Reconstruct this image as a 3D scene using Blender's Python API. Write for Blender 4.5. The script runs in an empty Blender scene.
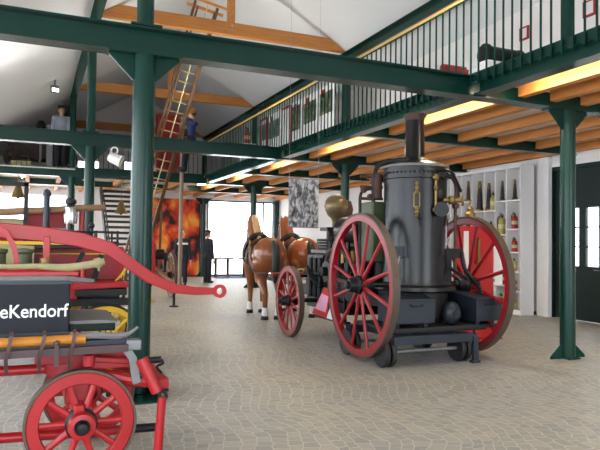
EXPOSURE = 1.1
UPL = 70.0
WORLD = 3.5
CSPOT = (0.389, 16.96, 5.56)
import bpy, bmesh, math, random
from mathutils import Vector, Matrix
random.seed(7)
C = bpy.context.scene.collection
PI = math.pi
V = Vector
D = bpy.data

# ---------------------------------------------------------------- materials
def lin(c):
    c = c / 255.0
    return c / 12.92 if c <= 0.04045 else ((c + 0.055) / 1.055) ** 2.4
def rgb(r, g, b):
    return (lin(r), lin(g), lin(b), 1.0)
def mat(name, col, rough=0.5, metal=0.0, var=0.12, scale=8.0, bump=0.0, emit=0.0, coat=0.0, spec=0.5, stretch=(1, 1, 1)):
    m = D.materials.new(name); m.use_nodes = True
    nt = m.node_tree; N = nt.nodes; L = nt.links
    b = N['Principled BSDF']
    b.inputs['Roughness'].default_value = rough
    b.inputs['Metallic'].default_value = metal
    b.inputs['Specular IOR Level'].default_value = spec
    if coat:
        b.inputs['Coat Weight'].default_value = coat; b.inputs['Coat Roughness'].default_value = 0.15
    c = rgb(*col)
    if var > 0:
        tc = N.new('ShaderNodeTexCoord'); mp = N.new('ShaderNodeMapping'); mp.inputs['Scale'].default_value = stretch
        no = N.new('ShaderNodeTexNoise'); no.inputs['Scale'].default_value = scale; no.inputs['Detail'].default_value = 4
        mx = N.new('ShaderNodeMix'); mx.data_type = 'RGBA'
        mx.inputs['A'].default_value = tuple(max(0, v * (1 - var)) for v in c[:3]) + (1,)
        mx.inputs['B'].default_value = tuple(min(1, v * (1 + var)) for v in c[:3]) + (1,)
        L.new(tc.outputs['Object'], mp.inputs['Vector']); L.new(mp.outputs['Vector'], no.inputs['Vector'])
        L.new(no.outputs['Fac'], mx.inputs['Factor']); L.new(mx.outputs['Result'], b.inputs['Base Color'])
        if bump:
            bp = N.new('ShaderNodeBump'); bp.inputs['Strength'].default_value = bump; bp.inputs['Distance'].default_value = 0.02
            L.new(no.outputs['Fac'], bp.inputs['Height']); L.new(bp.outputs['Normal'], b.inputs['Normal'])
    else:
        b.inputs['Base Color'].default_value = c
    if emit:
        b.inputs['Emission Color'].default_value = c; b.inputs['Emission Strength'].default_value = emit
    return m

M = {}
M['green'] = mat('green_steel_paint', (11, 52, 44), 0.27, 0.0, 0.10, 5, spec=0.3)
M['beam'] = mat('glossy_beam_green', (11, 52, 44), 0.25, 0.0, 0.08, 4, spec=0.4)
M['dgreen'] = mat('dark_green_door_paint', (8, 30, 26), 0.45, 0.0, 0.08, 4, spec=0.25)
M['timber'] = mat('orange_pine', (198, 128, 62), 0.55, 0, 0.28, 3.0, 0.1, stretch=(6, 0.6, 6))
M['timberx'] = mat('orange_pine_crosswise', (192, 124, 58), 0.55, 0, 0.28, 3.0, 0.1, stretch=(0.6, 6, 6))
M['handrail'] = mat('varnished_handrail_wood', (205, 165, 95), 0.35, 0, 0.15, 6)
M['plaster'] = mat('white_plaster', (238, 234, 232), 0.85, 0, 0.02, 2)
M['ceil'] = mat('white_ceiling_board', (220, 221, 222), 0.85, 0, 0.03, 1.2)
M['deck'] = mat('pale_deck_board', (226, 220, 212), 0.8, 0, 0.04, 2)
M['white'] = mat('white_lacquer', (232, 230, 230), 0.5, 0, 0.02, 3)
M['red'] = mat('carriage_red_paint', (160, 18, 25), 0.36, 0, 0.18, 6)
M['crimson'] = mat('crimson_wheel_paint', (142, 14, 26), 0.36, 0, 0.16, 6)
M['dred'] = mat('deep_red_paint', (146, 12, 22), 0.42, 0, 0.2, 5)
M['brightred'] = mat('bright_red_board', (190, 16, 18), 0.5, 0, 0.08, 2)
M['tyre'] = mat('worn_iron_tyre', (88, 74, 64), 0.55, 0.3, 0.25, 14)
M['black'] = mat('black_iron', (26, 26, 28), 0.42, 0.4, 0.25, 9)
M['soot'] = mat('dull_black_paint', (22, 22, 23), 0.6, 0, 0.2, 6)
M['boiler'] = mat('black_boiler_steel', (12, 13, 17), 0.3, 0.1, 0.22, 7, 0.03)
M['slate'] = mat('slate_blue_paint', (18, 21, 30), 0.55, 0, 0.14, 7, spec=0.3)
M['bluegrey'] = mat('blue_grey_steel', (36, 43, 54), 0.42, 0.2, 0.15, 6)
M['grey'] = mat('grey_metal', (128, 130, 132), 0.4, 0.4, 0.15, 8)
M['steel'] = mat('polished_steel', (190, 192, 195), 0.2, 0.9, 0.08, 8)
M['brass'] = mat('aged_brass', (128, 106, 64), 0.42, 0.8, 0.2, 9)
M['copper'] = mat('aged_copper', (104, 88, 62), 0.36, 0.3, 0.22, 5)
M['rust'] = mat('rusty_iron', (78, 54, 44), 0.7, 0.2, 0.3, 12)
M['yellow'] = mat('yellow_paint', (214, 170, 34), 0.45, 0, 0.12, 7)
M['ochre'] = mat('varnished_ochre_pole', (186, 118, 32), 0.42, 0, 0.2, 5, stretch=(0.6, 6, 6))
M['ironbrown'] = mat('brown_iron_strap', (78, 52, 50), 0.5, 0.2, 0.2, 9)
M['plum'] = mat('worn_brown_rail', (70, 50, 49), 0.55, 0, 0.2, 6)
M['hose'] = mat('canvas_hose', (150, 140, 104), 0.85, 0, 0.2, 22, 0.15)
M['oldwood'] = mat('weathered_wood', (140, 108, 78), 0.7, 0, 0.28, 5, 0.1, stretch=(0.8, 6, 6))
M['ladder'] = mat('oiled_ladder_wood', (98, 66, 36), 0.5, 0, 0.3, 6, stretch=(4, 4, 0.7))
M['rung'] = mat('pale_rung_wood', (190, 160, 110), 0.5, 0, 0.15, 8)
M['pole'] = mat('grey_brown_pole_wood', (132, 112, 92), 0.5, 0, 0.15, 5, stretch=(4, 4, 0.5))
M['horse'] = mat('bay_horse_coat', (134, 74, 36), 0.33, 0, 0.16, 2.5, coat=0.25)
M['chest'] = mat('chestnut_horse_coat', (156, 80, 34), 0.33, 0, 0.16, 2.5, coat=0.25)
M['mane'] = mat('dark_mane_hair', (22, 26, 26), 0.6, 0, 0.2, 16)
M['tan'] = mat('light_mane_hair', (190, 150, 105), 0.6, 0, 0.15, 16)
M['leather'] = mat('black_harness_leather', (24, 24, 26), 0.45, 0, 0.15, 9)
M['tanleather'] = mat('tan_leather_strap', (150, 112, 70), 0.5, 0, 0.15, 9)
M['skin'] = mat('mannequin_skin', (205, 160, 130), 0.55, 0, 0.05, 5)
M['suit'] = mat('dark_navy_cloth', (26, 28, 40), 0.85, 0, 0.15, 20)
M['bluecloth'] = mat('blue_work_cloth', (40, 62, 104), 0.85, 0, 0.15, 15)
M['paleshirt'] = mat('pale_grey_shirt', (150, 158, 175), 0.85, 0, 0.08, 12)
M['cream'] = mat('cream_canvas', (205, 196, 150), 0.8, 0, 0.12, 9)
M['pink'] = mat('pale_pink_board', (232, 170, 200), 0.7, 0, 0.05, 2)
M['rubber'] = mat('black_rubber', (24, 24, 26), 0.6, 0, 0.1, 9)
M['mat'] = mat('dark_blue_carpet', (52, 62, 96), 0.95, 0, 0.15, 30)
M['olive'] = mat('olive_green_paint', (72, 84, 56), 0.5, 0, 0.15, 6)
M['sage'] = mat('worn_footboard_grey', (112, 108, 108), 0.6, 0, 0.18, 8)
M['dbrown'] = mat('dark_brown_wood', (58, 44, 36), 0.6, 0, 0.25, 5)
M['bottle'] = mat('yellow_olive_enamel', (170, 158, 80), 0.4, 0, 0.1, 6)

def glass():
    m = D.materials.new('window_glass'); m.use_nodes = True
    b = m.node_tree.nodes['Principled BSDF']
    b.inputs['Base Color'].default_value = (1, 1, 1, 1); b.inputs['Roughness'].default_value = 0.0
    b.inputs['Transmission Weight'].default_value = 1.0; b.inputs['IOR'].default_value = 1.05
    return m
M['glass'] = glass()
def lampmat(name, col, s):
    m = D.materials.new(name); m.use_nodes = True; b = m.node_tree.nodes['Principled BSDF']
    b.inputs['Base Color'].default_value = rgb(*col); b.inputs['Emission Color'].default_value = rgb(*col)
    b.inputs['Emission Strength'].default_value = s
    return m
M['tube'] = lampmat('warm_fluorescent_tube', (255, 243, 214), 24.0)
M['up'] = lampmat('added_lamp_panel', (255, 250, 242), UPL)  # glow of the added beam lamps that brighten the roof
M['lens'] = lampmat('spot_lens', (255, 250, 240), 8.0)

def floor_mat():
    m = D.materials.new('cobblestone_paving'); m.use_nodes = True
    nt = m.node_tree; N = nt.nodes; L = nt.links; b = N['Principled BSDF']
    def n(t, **k):
        o = N.new(t)
        for a, v in k.items(): setattr(o, a, v)
        return o
    def math_(op, a, b_=None):
        o = n('ShaderNodeMath', operation=op)
        for i, v in enumerate((a, b_)):
            if v is None: continue
            if isinstance(v, (int, float)): o.inputs[i].default_value = v
            else: L.new(v, o.inputs[i])
        return o.outputs[0]
    tc = n('ShaderNodeTexCoord'); mp = n('ShaderNodeMapping'); mp.inputs['Rotation'].default_value = (0, 0, -1.38)
    L.new(tc.outputs['Object'], mp.inputs['Vector'])
    nz = n('ShaderNodeTexNoise'); nz.inputs['Scale'].default_value = 1.1; nz.inputs['Detail'].default_value = 3
    L.new(mp.outputs['Vector'], nz.inputs['Vector'])
    sx = n('ShaderNodeSeparateXYZ'); L.new(mp.outputs['Vector'], sx.inputs[0])
    arc = math_('MULTIPLY', math_('SINE', math_('MULTIPLY', sx.outputs['X'], 3.1)), 0.085)
    wob = math_('MULTIPLY', math_('SUBTRACT', nz.outputs['Fac'], 0.5), 0.42)
    nz2 = n('ShaderNodeTexNoise'); nz2.inputs['Scale'].default_value = 9; nz2.inputs['Detail'].default_value = 2
    L.new(mp.outputs['Vector'], nz2.inputs['Vector'])
    wob2 = math_('MULTIPLY', math_('SUBTRACT', nz2.outputs['Fac'], 0.5), 0.07)
    y2 = math_('ADD', math_('ADD', math_('ADD', sx.outputs['Y'], arc), wob), wob2)
    x2 = math_('ADD', math_('ADD', sx.outputs['X'], wob), wob2)
    cx = n('ShaderNodeCombineXYZ'); L.new(x2, cx.inputs[0]); L.new(y2, cx.inputs[1])
    br = n('ShaderNodeTexBrick'); br.offset = 0.5
    br.inputs['Scale'].default_value = 1.0
    br.inputs['Brick Width'].default_value = 0.125; br.inputs['Row Height'].default_value = 0.105
    br.inputs['Mortar Size'].default_value = 0.007; br.inputs['Mortar Smooth'].default_value = 0.5
    br.inputs['Color1'].default_value = rgb(170, 163, 149); br.inputs['Color2'].default_value = rgb(148, 145, 138)
    br.inputs['Mortar'].default_value = rgb(190, 184, 172)
    L.new(cx.outputs[0], br.inputs['Vector'])
    big = n('ShaderNodeTexNoise'); big.inputs['Scale'].default_value = 0.5; big.inputs['Detail'].default_value = 5
    L.new(tc.outputs['Object'], big.inputs['Vector'])
    rp = n('ShaderNodeValToRGB'); rp.color_ramp.elements[0].position = 0.3; rp.color_ramp.elements[1].position = 0.7
    rp.color_ramp.elements[0].color = (0.84, 0.88, 0.96, 1); rp.color_ramp.elements[1].color = (1.06, 1.02, 0.93, 1)
    L.new(big.outputs['Fac'], rp.inputs[0])
    mx = n('ShaderNodeMix', data_type='RGBA', blend_type='MULTIPLY'); mx.inputs['Factor'].default_value = 1
    L.new(br.outputs['Color'], mx.inputs['A']); L.new(rp.outputs['Color'], mx.inputs['B'])
    L.new(mx.outputs['Result'], b.inputs['Base Color'])
    b.inputs['Roughness'].default_value = 0.5
    bp = n('ShaderNodeBump'); bp.inputs['Strength'].default_value = 0.35; bp.inputs['Distance'].default_value = 0.01; bp.invert = True
    L.new(br.outputs['Fac'], bp.inputs['Height']); L.new(bp.outputs['Normal'], b.inputs['Normal'])
    return m
M['floor'] = floor_mat()

def ramp_mat(name, scale, stops, stretch=(1, 1, 1), rough=0.5, detail=6, distortion=0.0):
    m = D.materials.new(name); m.use_nodes = True
    nt = m.node_tree; N = nt.nodes; L = nt.links; b = N['Principled BSDF']
    tc = N.new('ShaderNodeTexCoord'); mp = N.new('ShaderNodeMapping'); mp.inputs['Scale'].default_value = stretch
    no = N.new('ShaderNodeTexNoise'); no.inputs['Scale'].default_value = scale; no.inputs['Detail'].default_value = detail
    no.inputs['Distortion'].default_value = distortion
    rp = N.new('ShaderNodeValToRGB'); e = rp.color_ramp.elements
    while len(e) < len(stops): e.new(0.5)
    for k, (p, c) in enumerate(stops):
        e[k].position = p; e[k].color = rgb(*c)
    L.new(tc.outputs['Object'], mp.inputs[0]); L.new(mp.outputs[0], no.inputs['Vector'])
    L.new(no.outputs['Fac'], rp.inputs[0]); L.new(rp.outputs[0], b.inputs['Base Color'])
    b.inputs['Roughness'].default_value = rough
    return m
M['fire'] = ramp_mat('printed_flames', 1.5, [(0.0, (14, 8, 10)), (0.40, (26, 10, 12)), (0.46, (150, 22, 14)), (0.54, (232, 74, 22)), (0.68, (252, 176, 64))], (1, 1, 0.75), 0.5, 7, 0.5)
M['photo'] = ramp_mat('printed_black_and_white_photo', 7.0, [(0.3, (40, 40, 44)), (0.46, (105, 106, 112)), (0.54, (165, 167, 174)), (0.7, (215, 216, 222))], (1.8, 1, 1), 0.6, 10, 0.9)
M['art'] = ramp_mat('printed_landscape', 3.5, [(0.3, (34, 48, 40)), (0.5, (70, 86, 66)), (0.62, (120, 110, 80)), (0.8, (170, 170, 150))], (1, 1, 1.6), 0.5)
M['art2'] = ramp_mat('printed_engine_picture', 4.0, [(0.3, (40, 66, 70)), (0.5, (86, 110, 112)), (0.6, (150, 70, 60)), (0.8, (190, 190, 180))], (1, 1, 1), 0.5)

# ---------------------------------------------------------------- mesh helpers
class MB:
    def __init__(s): s.bm = bmesh.new()
    def box(s, x0, x1, y0, y1, z0, z1, mtx=None):
        m = Matrix.Translation(((x0 + x1) / 2, (y0 + y1) / 2, (z0 + z1) / 2)) @ Matrix.Diagonal((abs(x1 - x0), abs(y1 - y0), abs(z1 - z0), 1))
        if mtx is not None: m = mtx @ m
        bmesh.ops.create_cube(s.bm, size=1, matrix=m); return s
    def bar(s, a, b, w, h, up=(0, 0, 1)):
        a = V(a); b = V(b); d = b - a; l = d.length; d.normalize()
        up = V(up)
        if abs(d.dot(up)) > 0.99: up = V((0, 1, 0))
        x = d.cross(up).normalized(); z = x.cross(d)
        m = Matrix((x, d, z)).transposed().to_4x4(); m.translation = (a + b) / 2
        bmesh.ops.create_cube(s.bm, size=1, matrix=m @ Matrix.Diagonal((w, l, h, 1))); return s
    def cyl(s, a, b, r, r2=None, seg=16):
        a = V(a); b = V(b); d = b - a; r2 = r if r2 is None else r2
        m = Matrix.Translation((a + b) / 2) @ d.to_track_quat('Z', 'Y').to_matrix().to_4x4()
        bmesh.ops.create_cone(s.bm, cap_ends=True, segments=seg, radius1=max(r, 1e-4), radius2=max(r2, 1e-4), depth=d.length, matrix=m); return s
    def ball(s, c, r, sub=2, mtx=None):
        if isinstance(r, (int, float)): r = (r, r, r)
        m = Matrix.Translation(c)
        if mtx is not None: m = m @ mtx
        bmesh.ops.create_uvsphere(s.bm, u_segments=8 * sub, v_segments=5 * sub, radius=1, matrix=m @ Matrix.Diagonal((r[0], r[1], r[2], 1))); return s
    def lathe(s, prof, mtx=None, seg=32, closed=False):
        """prof: list of (r, z), turned round local Z"""
        mtx = mtx or Matrix.Identity(4); rows = []
        for r, z in prof:
            if r < 1e-5: rows.append([s.bm.verts.new(mtx @ V((0, 0, z)))])
            else: rows.append([s.bm.verts.new(mtx @ V((r * math.cos(2 * PI * k / seg), r * math.sin(2 * PI * k / seg), z))) for k in range(seg)])
        pairs = list(zip(rows, rows[1:])) + ([(rows[-1], rows[0])] if closed else [])
        for A, B in pairs:
            for k in range(seg):
                k2 = (k + 1) % seg
                if len(A) == 1 and len(B) == 1: continue
                if len(A) == 1: f = (A[0], B[k], B[k2])
                elif len(B) == 1: f = (A[k], A[k2], B[0])
                else: f = (A[k], A[k2], B[k2], B[k])
                try: s.bm.faces.new(f)
                except ValueError: pass
        return s
    def prism(s, poly, axis, a, b):
        """poly of 2-D points extruded along axis from a to b. axis Y: poly is (x,z); X: (y,z); Z: (x,y)"""
        def P(p, t): return V((p[0], t, p[1])) if axis == 'Y' else V((t, p[0], p[1])) if axis == 'X' else V((p[0], p[1], t))
        A = [s.bm.verts.new(P(p, a)) for p in poly]; B = [s.bm.verts.new(P(p, b)) for p in poly]
        s.bm.faces.new(A); s.bm.faces.new(B[::-1]); n = len(poly)
        for k in range(n): s.bm.faces.new((A[k], B[k], B[(k + 1) % n], A[(k + 1) % n]))
        return s
    def tube(s, pts, r, seg=8, smooth=0):
        pts = [V(p) for p in pts]
        rs = list(r) if isinstance(r, (list, tuple)) else [r] * len(pts)
        if smooth:
            q, qr = [], []
            for i in range(len(pts) - 1):
                p0 = pts[max(i - 1, 0)]; p1 = pts[i]; p2 = pts[i + 1]; p3 = pts[min(i + 2, len(pts) - 1)]
                for k in range(smooth):
                    t = k / smooth
                    q.append(0.5 * ((2 * p1) + (p2 - p0) * t + (2 * p0 - 5 * p1 + 4 * p2 - p3) * t * t + (3 * p1 - p0 - 3 * p2 + p3) * t ** 3))
                    qr.append(rs[i] + (rs[i + 1] - rs[i]) * t)
            q.append(pts[-1]); qr.append(rs[-1]); pts, rs = q, qr
        rings = []; n = len(pts); ref = None
        for i, p in enumerate(pts):
            d = (pts[min(i + 1, n - 1)] - pts[max(i - 1, 0)]).normalized()
            if ref is None: ref = V((0, 0, 1)) if abs(d.z) < 0.9 else V((1, 0, 0))
            x = d.cross(ref).normalized(); ref = x.cross(d).normalized()
            rings.append([s.bm.verts.new(p + rs[i] * (math.cos(2 * PI * k / seg) * x + math.sin(2 * PI * k / seg) * ref)) for k in range(seg)])
        for A, B in zip(rings, rings[1:]):
            for k in range(seg): s.bm.faces.new((A[k], A[(k + 1) % seg], B[(k + 1) % seg], B[k]))
        s.bm.faces.new(rings[0][::-1]); s.bm.faces.new(rings[-1]); return s
    def strip(s, pts, w, h, side=(0, 1, 0)):
        """flat bar following pts in a plane; w is its width along side, h its height in the plane"""
        pts = [V(p) for p in pts]; side = V(side).normalized(); n = len(pts); rings = []
        for i, p in enumerate(pts):
            d = (pts[min(i + 1, n - 1)] - pts[max(i - 1, 0)]).normalized(); u = side.cross(d).normalized()
            hh = h[i] if isinstance(h, (list, tuple)) else h
            rings.append([s.bm.verts.new(p + side * a * w / 2 + u * b * hh / 2) for a, b in ((-1, -1), (1, -1), (1, 1), (-1, 1))])
        for A, B in zip(rings, rings[1:]):
            for k in range(4): s.bm.faces.new((A[k], A[(k + 1) % 4], B[(k + 1) % 4], B[k]))
        s.bm.faces.new(rings[0][::-1]); s.bm.faces.new(rings[-1]); return s
    def ibeam(s, a, b, h, w, tf=0.018, tw=0.014):
        a = V(a); b = V(b)  # a, b: centre line of the beam (level beams)
        s.bar(a, b, tw, h - 2 * tf)
        for k in (-1, 1): s.bar(a + V((0, 0, k * (h - tf) / 2)), b + V((0, 0, k * (h - tf) / 2)), w, tf)
        return s
    def mesh(s, name, m, smooth=True, mtx=None, ang=0.6):
        bm = s.bm
        if mtx is not None: bm.transform(mtx)
        bmesh.ops.recalc_face_normals(bm, faces=bm.faces)
        me = D.meshes.new(name); bm.to_mesh(me); bm.free()
        me.materials.append(m)
        if smooth:
            me.shade_smooth(); me.set_sharp_from_angle(angle=ang)
        return me
    def build(s, name, m, parent=None, world=False, smooth=True, bevel=0.0, label=None, loc=None):
        mtx = wm(parent).inverted() if (world and parent is not None) else None
        o = D.objects.new(name, s.mesh(name, m, smooth, mtx)); C.objects.link(o)
        if parent is not None: o.parent = parent
        if loc is not None: o.location = loc
        if bevel:
            b = o.modifiers.new('edge', 'BEVEL'); b.width = bevel; b.segments = 2; b.limit_method = 'ANGLE'; b.angle_limit = 0.7
        if label: o['label'] = label
        return o
def wm(o):
    m = o.matrix_basis.copy()
    while o.parent is not None:
        o = o.parent; m = o.matrix_basis @ m
    return m
def tag(o, label, cat, group=None, kind=None):
    o['label'] = label; o['category'] = cat
    if group: o['group'] = group
    if kind: o['kind'] = kind
    return o
def thing(name, label, cat, loc=(0, 0, 0), rotz=0.0, group=None, kind=None):
    o = D.objects.new(name, None); C.objects.link(o); o.empty_display_size = 0.1
    o.location = loc; o.rotation_euler = (0, 0, rotz)
    return tag(o, label, cat, group, kind)
def struct(o, label=None):
    o['kind'] = 'structure'
    if label: o['label'] = label
    return o
KIDS = {}
def dup(o, parent=None):
    c = o.copy(); C.objects.link(c)
    if parent is not None: c.parent = parent
    for ch in [x for x in list(o.children)]: dup(ch, c)
    return c
def inst(name, me, parent, loc=(0, 0, 0), rot=(0, 0, 0), scale=(1, 1, 1)):
    o = D.objects.new(name, me); C.objects.link(o); o.parent = parent
    o.location = loc; o.rotation_euler = rot; o.scale = scale
    return o
ORD = ['first', 'second', 'third', 'fourth', 'fifth', 'sixth', 'seventh', 'eighth', 'ninth', 'tenth', 'eleventh', 'twelfth']

def capsule(mb, a, ra, b, rb, seg=14):
    mb.cyl(a, b, ra, rb, seg); mb.ball(a, ra); mb.ball(b, rb); return mb
def remesh(mb, name, m, parent, voxel, smooth=6, world=False):
    """union of overlapping solids as one continuous smooth surface"""
    o = mb.build(name + '_tmp', m)
    r = o.modifiers.new('r', 'REMESH'); r.mode = 'VOXEL'; r.voxel_size = voxel
    if smooth:
        sm = o.modifiers.new('s', 'SMOOTH'); sm.factor = 0.5; sm.iterations = smooth
    dg = bpy.context.evaluated_depsgraph_get(); dg.update()
    me = D.meshes.new_from_object(o.evaluated_get(dg)); me.name = name
    D.objects.remove(o)
    me.materials.clear(); me.materials.append(m); me.shade_smooth()
    if world and parent is not None: me.transform(wm(parent).inverted())
    p = D.objects.new(name, me); C.objects.link(p)
    if parent is not None: p.parent = parent
    return p
# ---------------------------------------------------------------- camera, world, view
sc = bpy.context.scene
yaw, pit, rol = math.radians(23.313), math.radians(1.643), math.radians(0.768)
Fv = V((math.sin(yaw) * math.cos(pit), math.cos(yaw) * math.cos(pit), math.sin(pit)))
R0 = V((math.cos(yaw), -math.sin(yaw), 0)); U0 = R0.cross(Fv)
Rv = math.cos(rol) * R0 + math.sin(rol) * U0; Uv = -math.sin(rol) * R0 + math.cos(rol) * U0
cd = D.cameras.new('camera'); cam = D.objects.new('camera', cd); C.objects.link(cam)
mx = Matrix((Rv, Uv, -Fv)).transposed().to_4x4(); mx.translation = (0, 0, 1.5); cam.matrix_world = mx
cd.sensor_width = 36; cd.lens = 36 * 615.5 / 600; cd.clip_end = 300; cd.clip_start = 0.05
sc.camera = cam
w = D.worlds.new('overcast_sky'); sc.world = w; w.use_nodes = True
bg = w.node_tree.nodes['Background']; bg.inputs[0].default_value = (0.86, 0.93, 1.0, 1); bg.inputs[1].default_value = WORLD
vs = sc.view_settings; vs.view_transform = 'Standard'; vs.look = 'None'; vs.gamma = 1.0; vs.exposure = EXPOSURE; vs.use_curve_mapping = False

# ---------------------------------------------------------------- the setting
XC, XL, XG = 6.61, 0.965, 4.975
YB = [6.2, 12.72, 19.24, 25.76]
ZB = 3.34; ZD = 3.61
XW, XWL, YE, YS = 10.1, -2.75, 26.0, -3.0
RX, SL = 3.79, 0.6
def ceil_z(x): return 7.64 - SL * abs(x - RX)

struct(MB().box(-9, 16, -10, YE + 0.1, -0.12, 0).build('floor', M['floor'], smooth=False))
struct(MB().box(-9, 40, YE + 0.1, 60, -0.14, -0.02).build('ground', M['deck'], smooth=False))
struct(MB().box(16, 40, -10, YE + 0.1, -0.14, -0.02).build('ground', M['deck'], smooth=False))
b = MB(); b.prism([(RX, 7.64), (XW + 0.3, ceil_z(XW + 0.3)), (XW + 0.3, ceil_z(XW + 0.3) + 0.12), (RX, 7.76)], 'Y', -3.2, YE + 0.2)
struct(b.build('ceiling', M['ceil'], smooth=False))
b = MB(); b.prism([(RX, 7.64), (XWL - 0.3, ceil_z(XWL - 0.3)), (XWL - 0.3, ceil_z(XWL - 0.3) + 0.12), (RX, 7.76)], 'Y', -3.2, YE + 0.2)
struct(b.build('ceiling', M['ceil'], smooth=False))

def grid_wall(mb, fixed, a0, a1, z0, z1, holes, axis, t0, t1):
    """wall slab with rectangular holes (a_lo, a_hi, z_lo, z_hi)"""
    As = sorted({a0, a1} | {h[0] for h in holes} | {h[1] for h in holes}); Zs = sorted({z0, z1} | {h[2] for h in holes} | {h[3] for h in holes})
    for p, q in zip(As, As[1:]):
        for r, s in zip(Zs, Zs[1:]):
            cx, cz = (p + q) / 2, (r + s) / 2
            if any(h[0] < cx < h[1] and h[2] < cz < h[3] for h in holes): continue
            if axis == 'X': mb.box(p, q, t0, t1, r, s)
            else: mb.box(t0, t1, p, q, r, s)
# back wall: big glazed opening on the right part, small upper windows
bw = [(6.85, 9.92, 0.0, 3.3), (1.50, 1.80, 4.33, 4.66), (2.10, 2.34, 4.35, 4.68), (3.32, 3.62, 4.40, 4.74), (4.88, 5.34, 4.36, 4.78), (-0.56, 1.12, 1.3, 3.25)]
b = MB(); grid_wall(b, 0, -0.55, 8.1, 0, 5.0, [h if h[1] < 8.1 else (h[0], 8.1, h[2], h[3]) for h in bw], 'X', YE, YE + 0.2)
grid_wall(b, 0, 8.1, XW + 0.2, 0, 3.85, [(8.1, 9.92, 0.0, 3.3)], 'X', YE, YE + 0.2)
b.box(XWL, -0.55, YE, YE + 0.2, 0, 1.3).box(XWL, -0.55, YE, YE + 0.2, 3.25, 3.75).box(XWL, XWL + 0.15, YE, YE + 0.2, 1.3, 3.25)
b.prism([(8.1, 3.85), (XW, 3.85), (8.1, 5.0)], 'Y', YE, YE + 0.2); b.prism([(-0.55, 3.75), (XWL, 3.75), (-0.55, 5.0)], 'Y', YE, YE + 0.2)
b.prism([(-0.55, 5.0), (8.1, 5.0), (RX, 7.7)], 'Y', YE, YE + 0.2)
struct(b.build('wall_back', M['plaster'], smooth=False))
# right wall with door opening
DY0, DY1, DZ = 7.30, 9.87, 3.12
b = MB(); grid_wall(b, 0, YS, YE, 0, 3.85, [(DY0, DY1, 0, DZ)], 'Y', XW, XW + 0.35)
struct(b.build('wall_right', M['plaster'], smooth=False))
# left wall: row of tall window openings (outside the frame, daylight comes through)
b = MB(); grid_wall(b, 0, YS, YE, 0, 3.75, [(y, y + 3.0, 0.5, 3.5) for y in (-2.6, 0.8, 4.2, 7.6, 11.0, 14.4, 17.8, 21.2)], 'Y', XWL - 0.25, XWL)
struct(b.build('wall_left', M['plaster'], smooth=False))
b = MB(); grid_wall(b, 0, XWL - 0.2, XW + 0.3, 0, 7.8, [(-2.4, 1.2, 0, 3.4), (4.6, 8.6, 0, 3.4)], 'X', YS - 0.2, YS)
struct(b.build('wall_front', M['plaster'], smooth=False))
struct(MB().box(7.42, 7.52, 2.6, YE, ZD, 5.45).build('wall_gallery', M['plaster'], smooth=False))
# plaster pilaster and reveal beside the door
struct(MB().box(9.98, XW, 9.88, 10.02, 0, 3.4).box(10.02, XW, 10.02, 10.25, 0, 3.4).build('trim_1', M['white'], bevel=0.01))
struct(MB().box(10.0, XW, 9.0, 10.25, 0, 0.06).build('baseboard_right', M['grey'], smooth=False)) if False else None
struct(MB().box(10.075, XW, 10.26, 25.9, 0, 0.07).build('baseboard_right', M['sage'], smooth=False))

# door_1: dark green double door with two glazed strips
dr = D.objects.new('door_1', None); C.objects.link(dr); dr.location = (XW + 0.06, 8.58, 0); struct(dr, 'dark green double door with two narrow glazed strips in the white wall')
wins = [(8.74, 9.05), (9.22, 9.50)]
for nm, y0, y1, hs in (('door_leaf', 8.57, 9.85, wins), ('door_leaf', 7.32, 8.55, [(7.66, 7.94), (8.10, 8.41)])):
    b = MB(); grid_wall(b, 0, y0, y1, 0.01, DZ - 0.02, [(a, c, 1.1, 2.28) for a, c in hs], 'Y', XW + 0.03, XW + 0.1)
    leaf = b.build(nm, M['dgreen'], dr, True, False)
    for a, c in hs:
        b = MB()
        for z in (1.1 + 0.393, 1.1 + 0.786): b.box(XW + 0.04, XW + 0.09, a, c, z - 0.014, z + 0.014)
        b.build('glazing_bar', M['dgreen'], leaf, True, False)
        MB().box(XW + 0.062, XW + 0.068, a, c, 1.1, 2.28).build('pane', M['glass'], leaf, True, False)
b = MB(); b.box(XW - 0.02, XW + 0.06, 9.42 + 0.42, 9.9, 0, DZ + 0.05).box(XW - 0.02, XW + 0.06, 7.27, 7.33, 0, DZ + 0.05).box(XW - 0.02, XW + 0.06, 7.3, 9.9, DZ - 0.03, DZ + 0.05)
b.build('door_frame', M['dgreen'], dr, True, False)
b = MB(); b.tube([(XW - 0.03, 8.64, 1.02), (XW - 0.08, 8.64, 1.04), (XW - 0.08, 8.76, 1.04)], 0.012); b.build('door_handle', M['grey'], dr, True)

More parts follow.
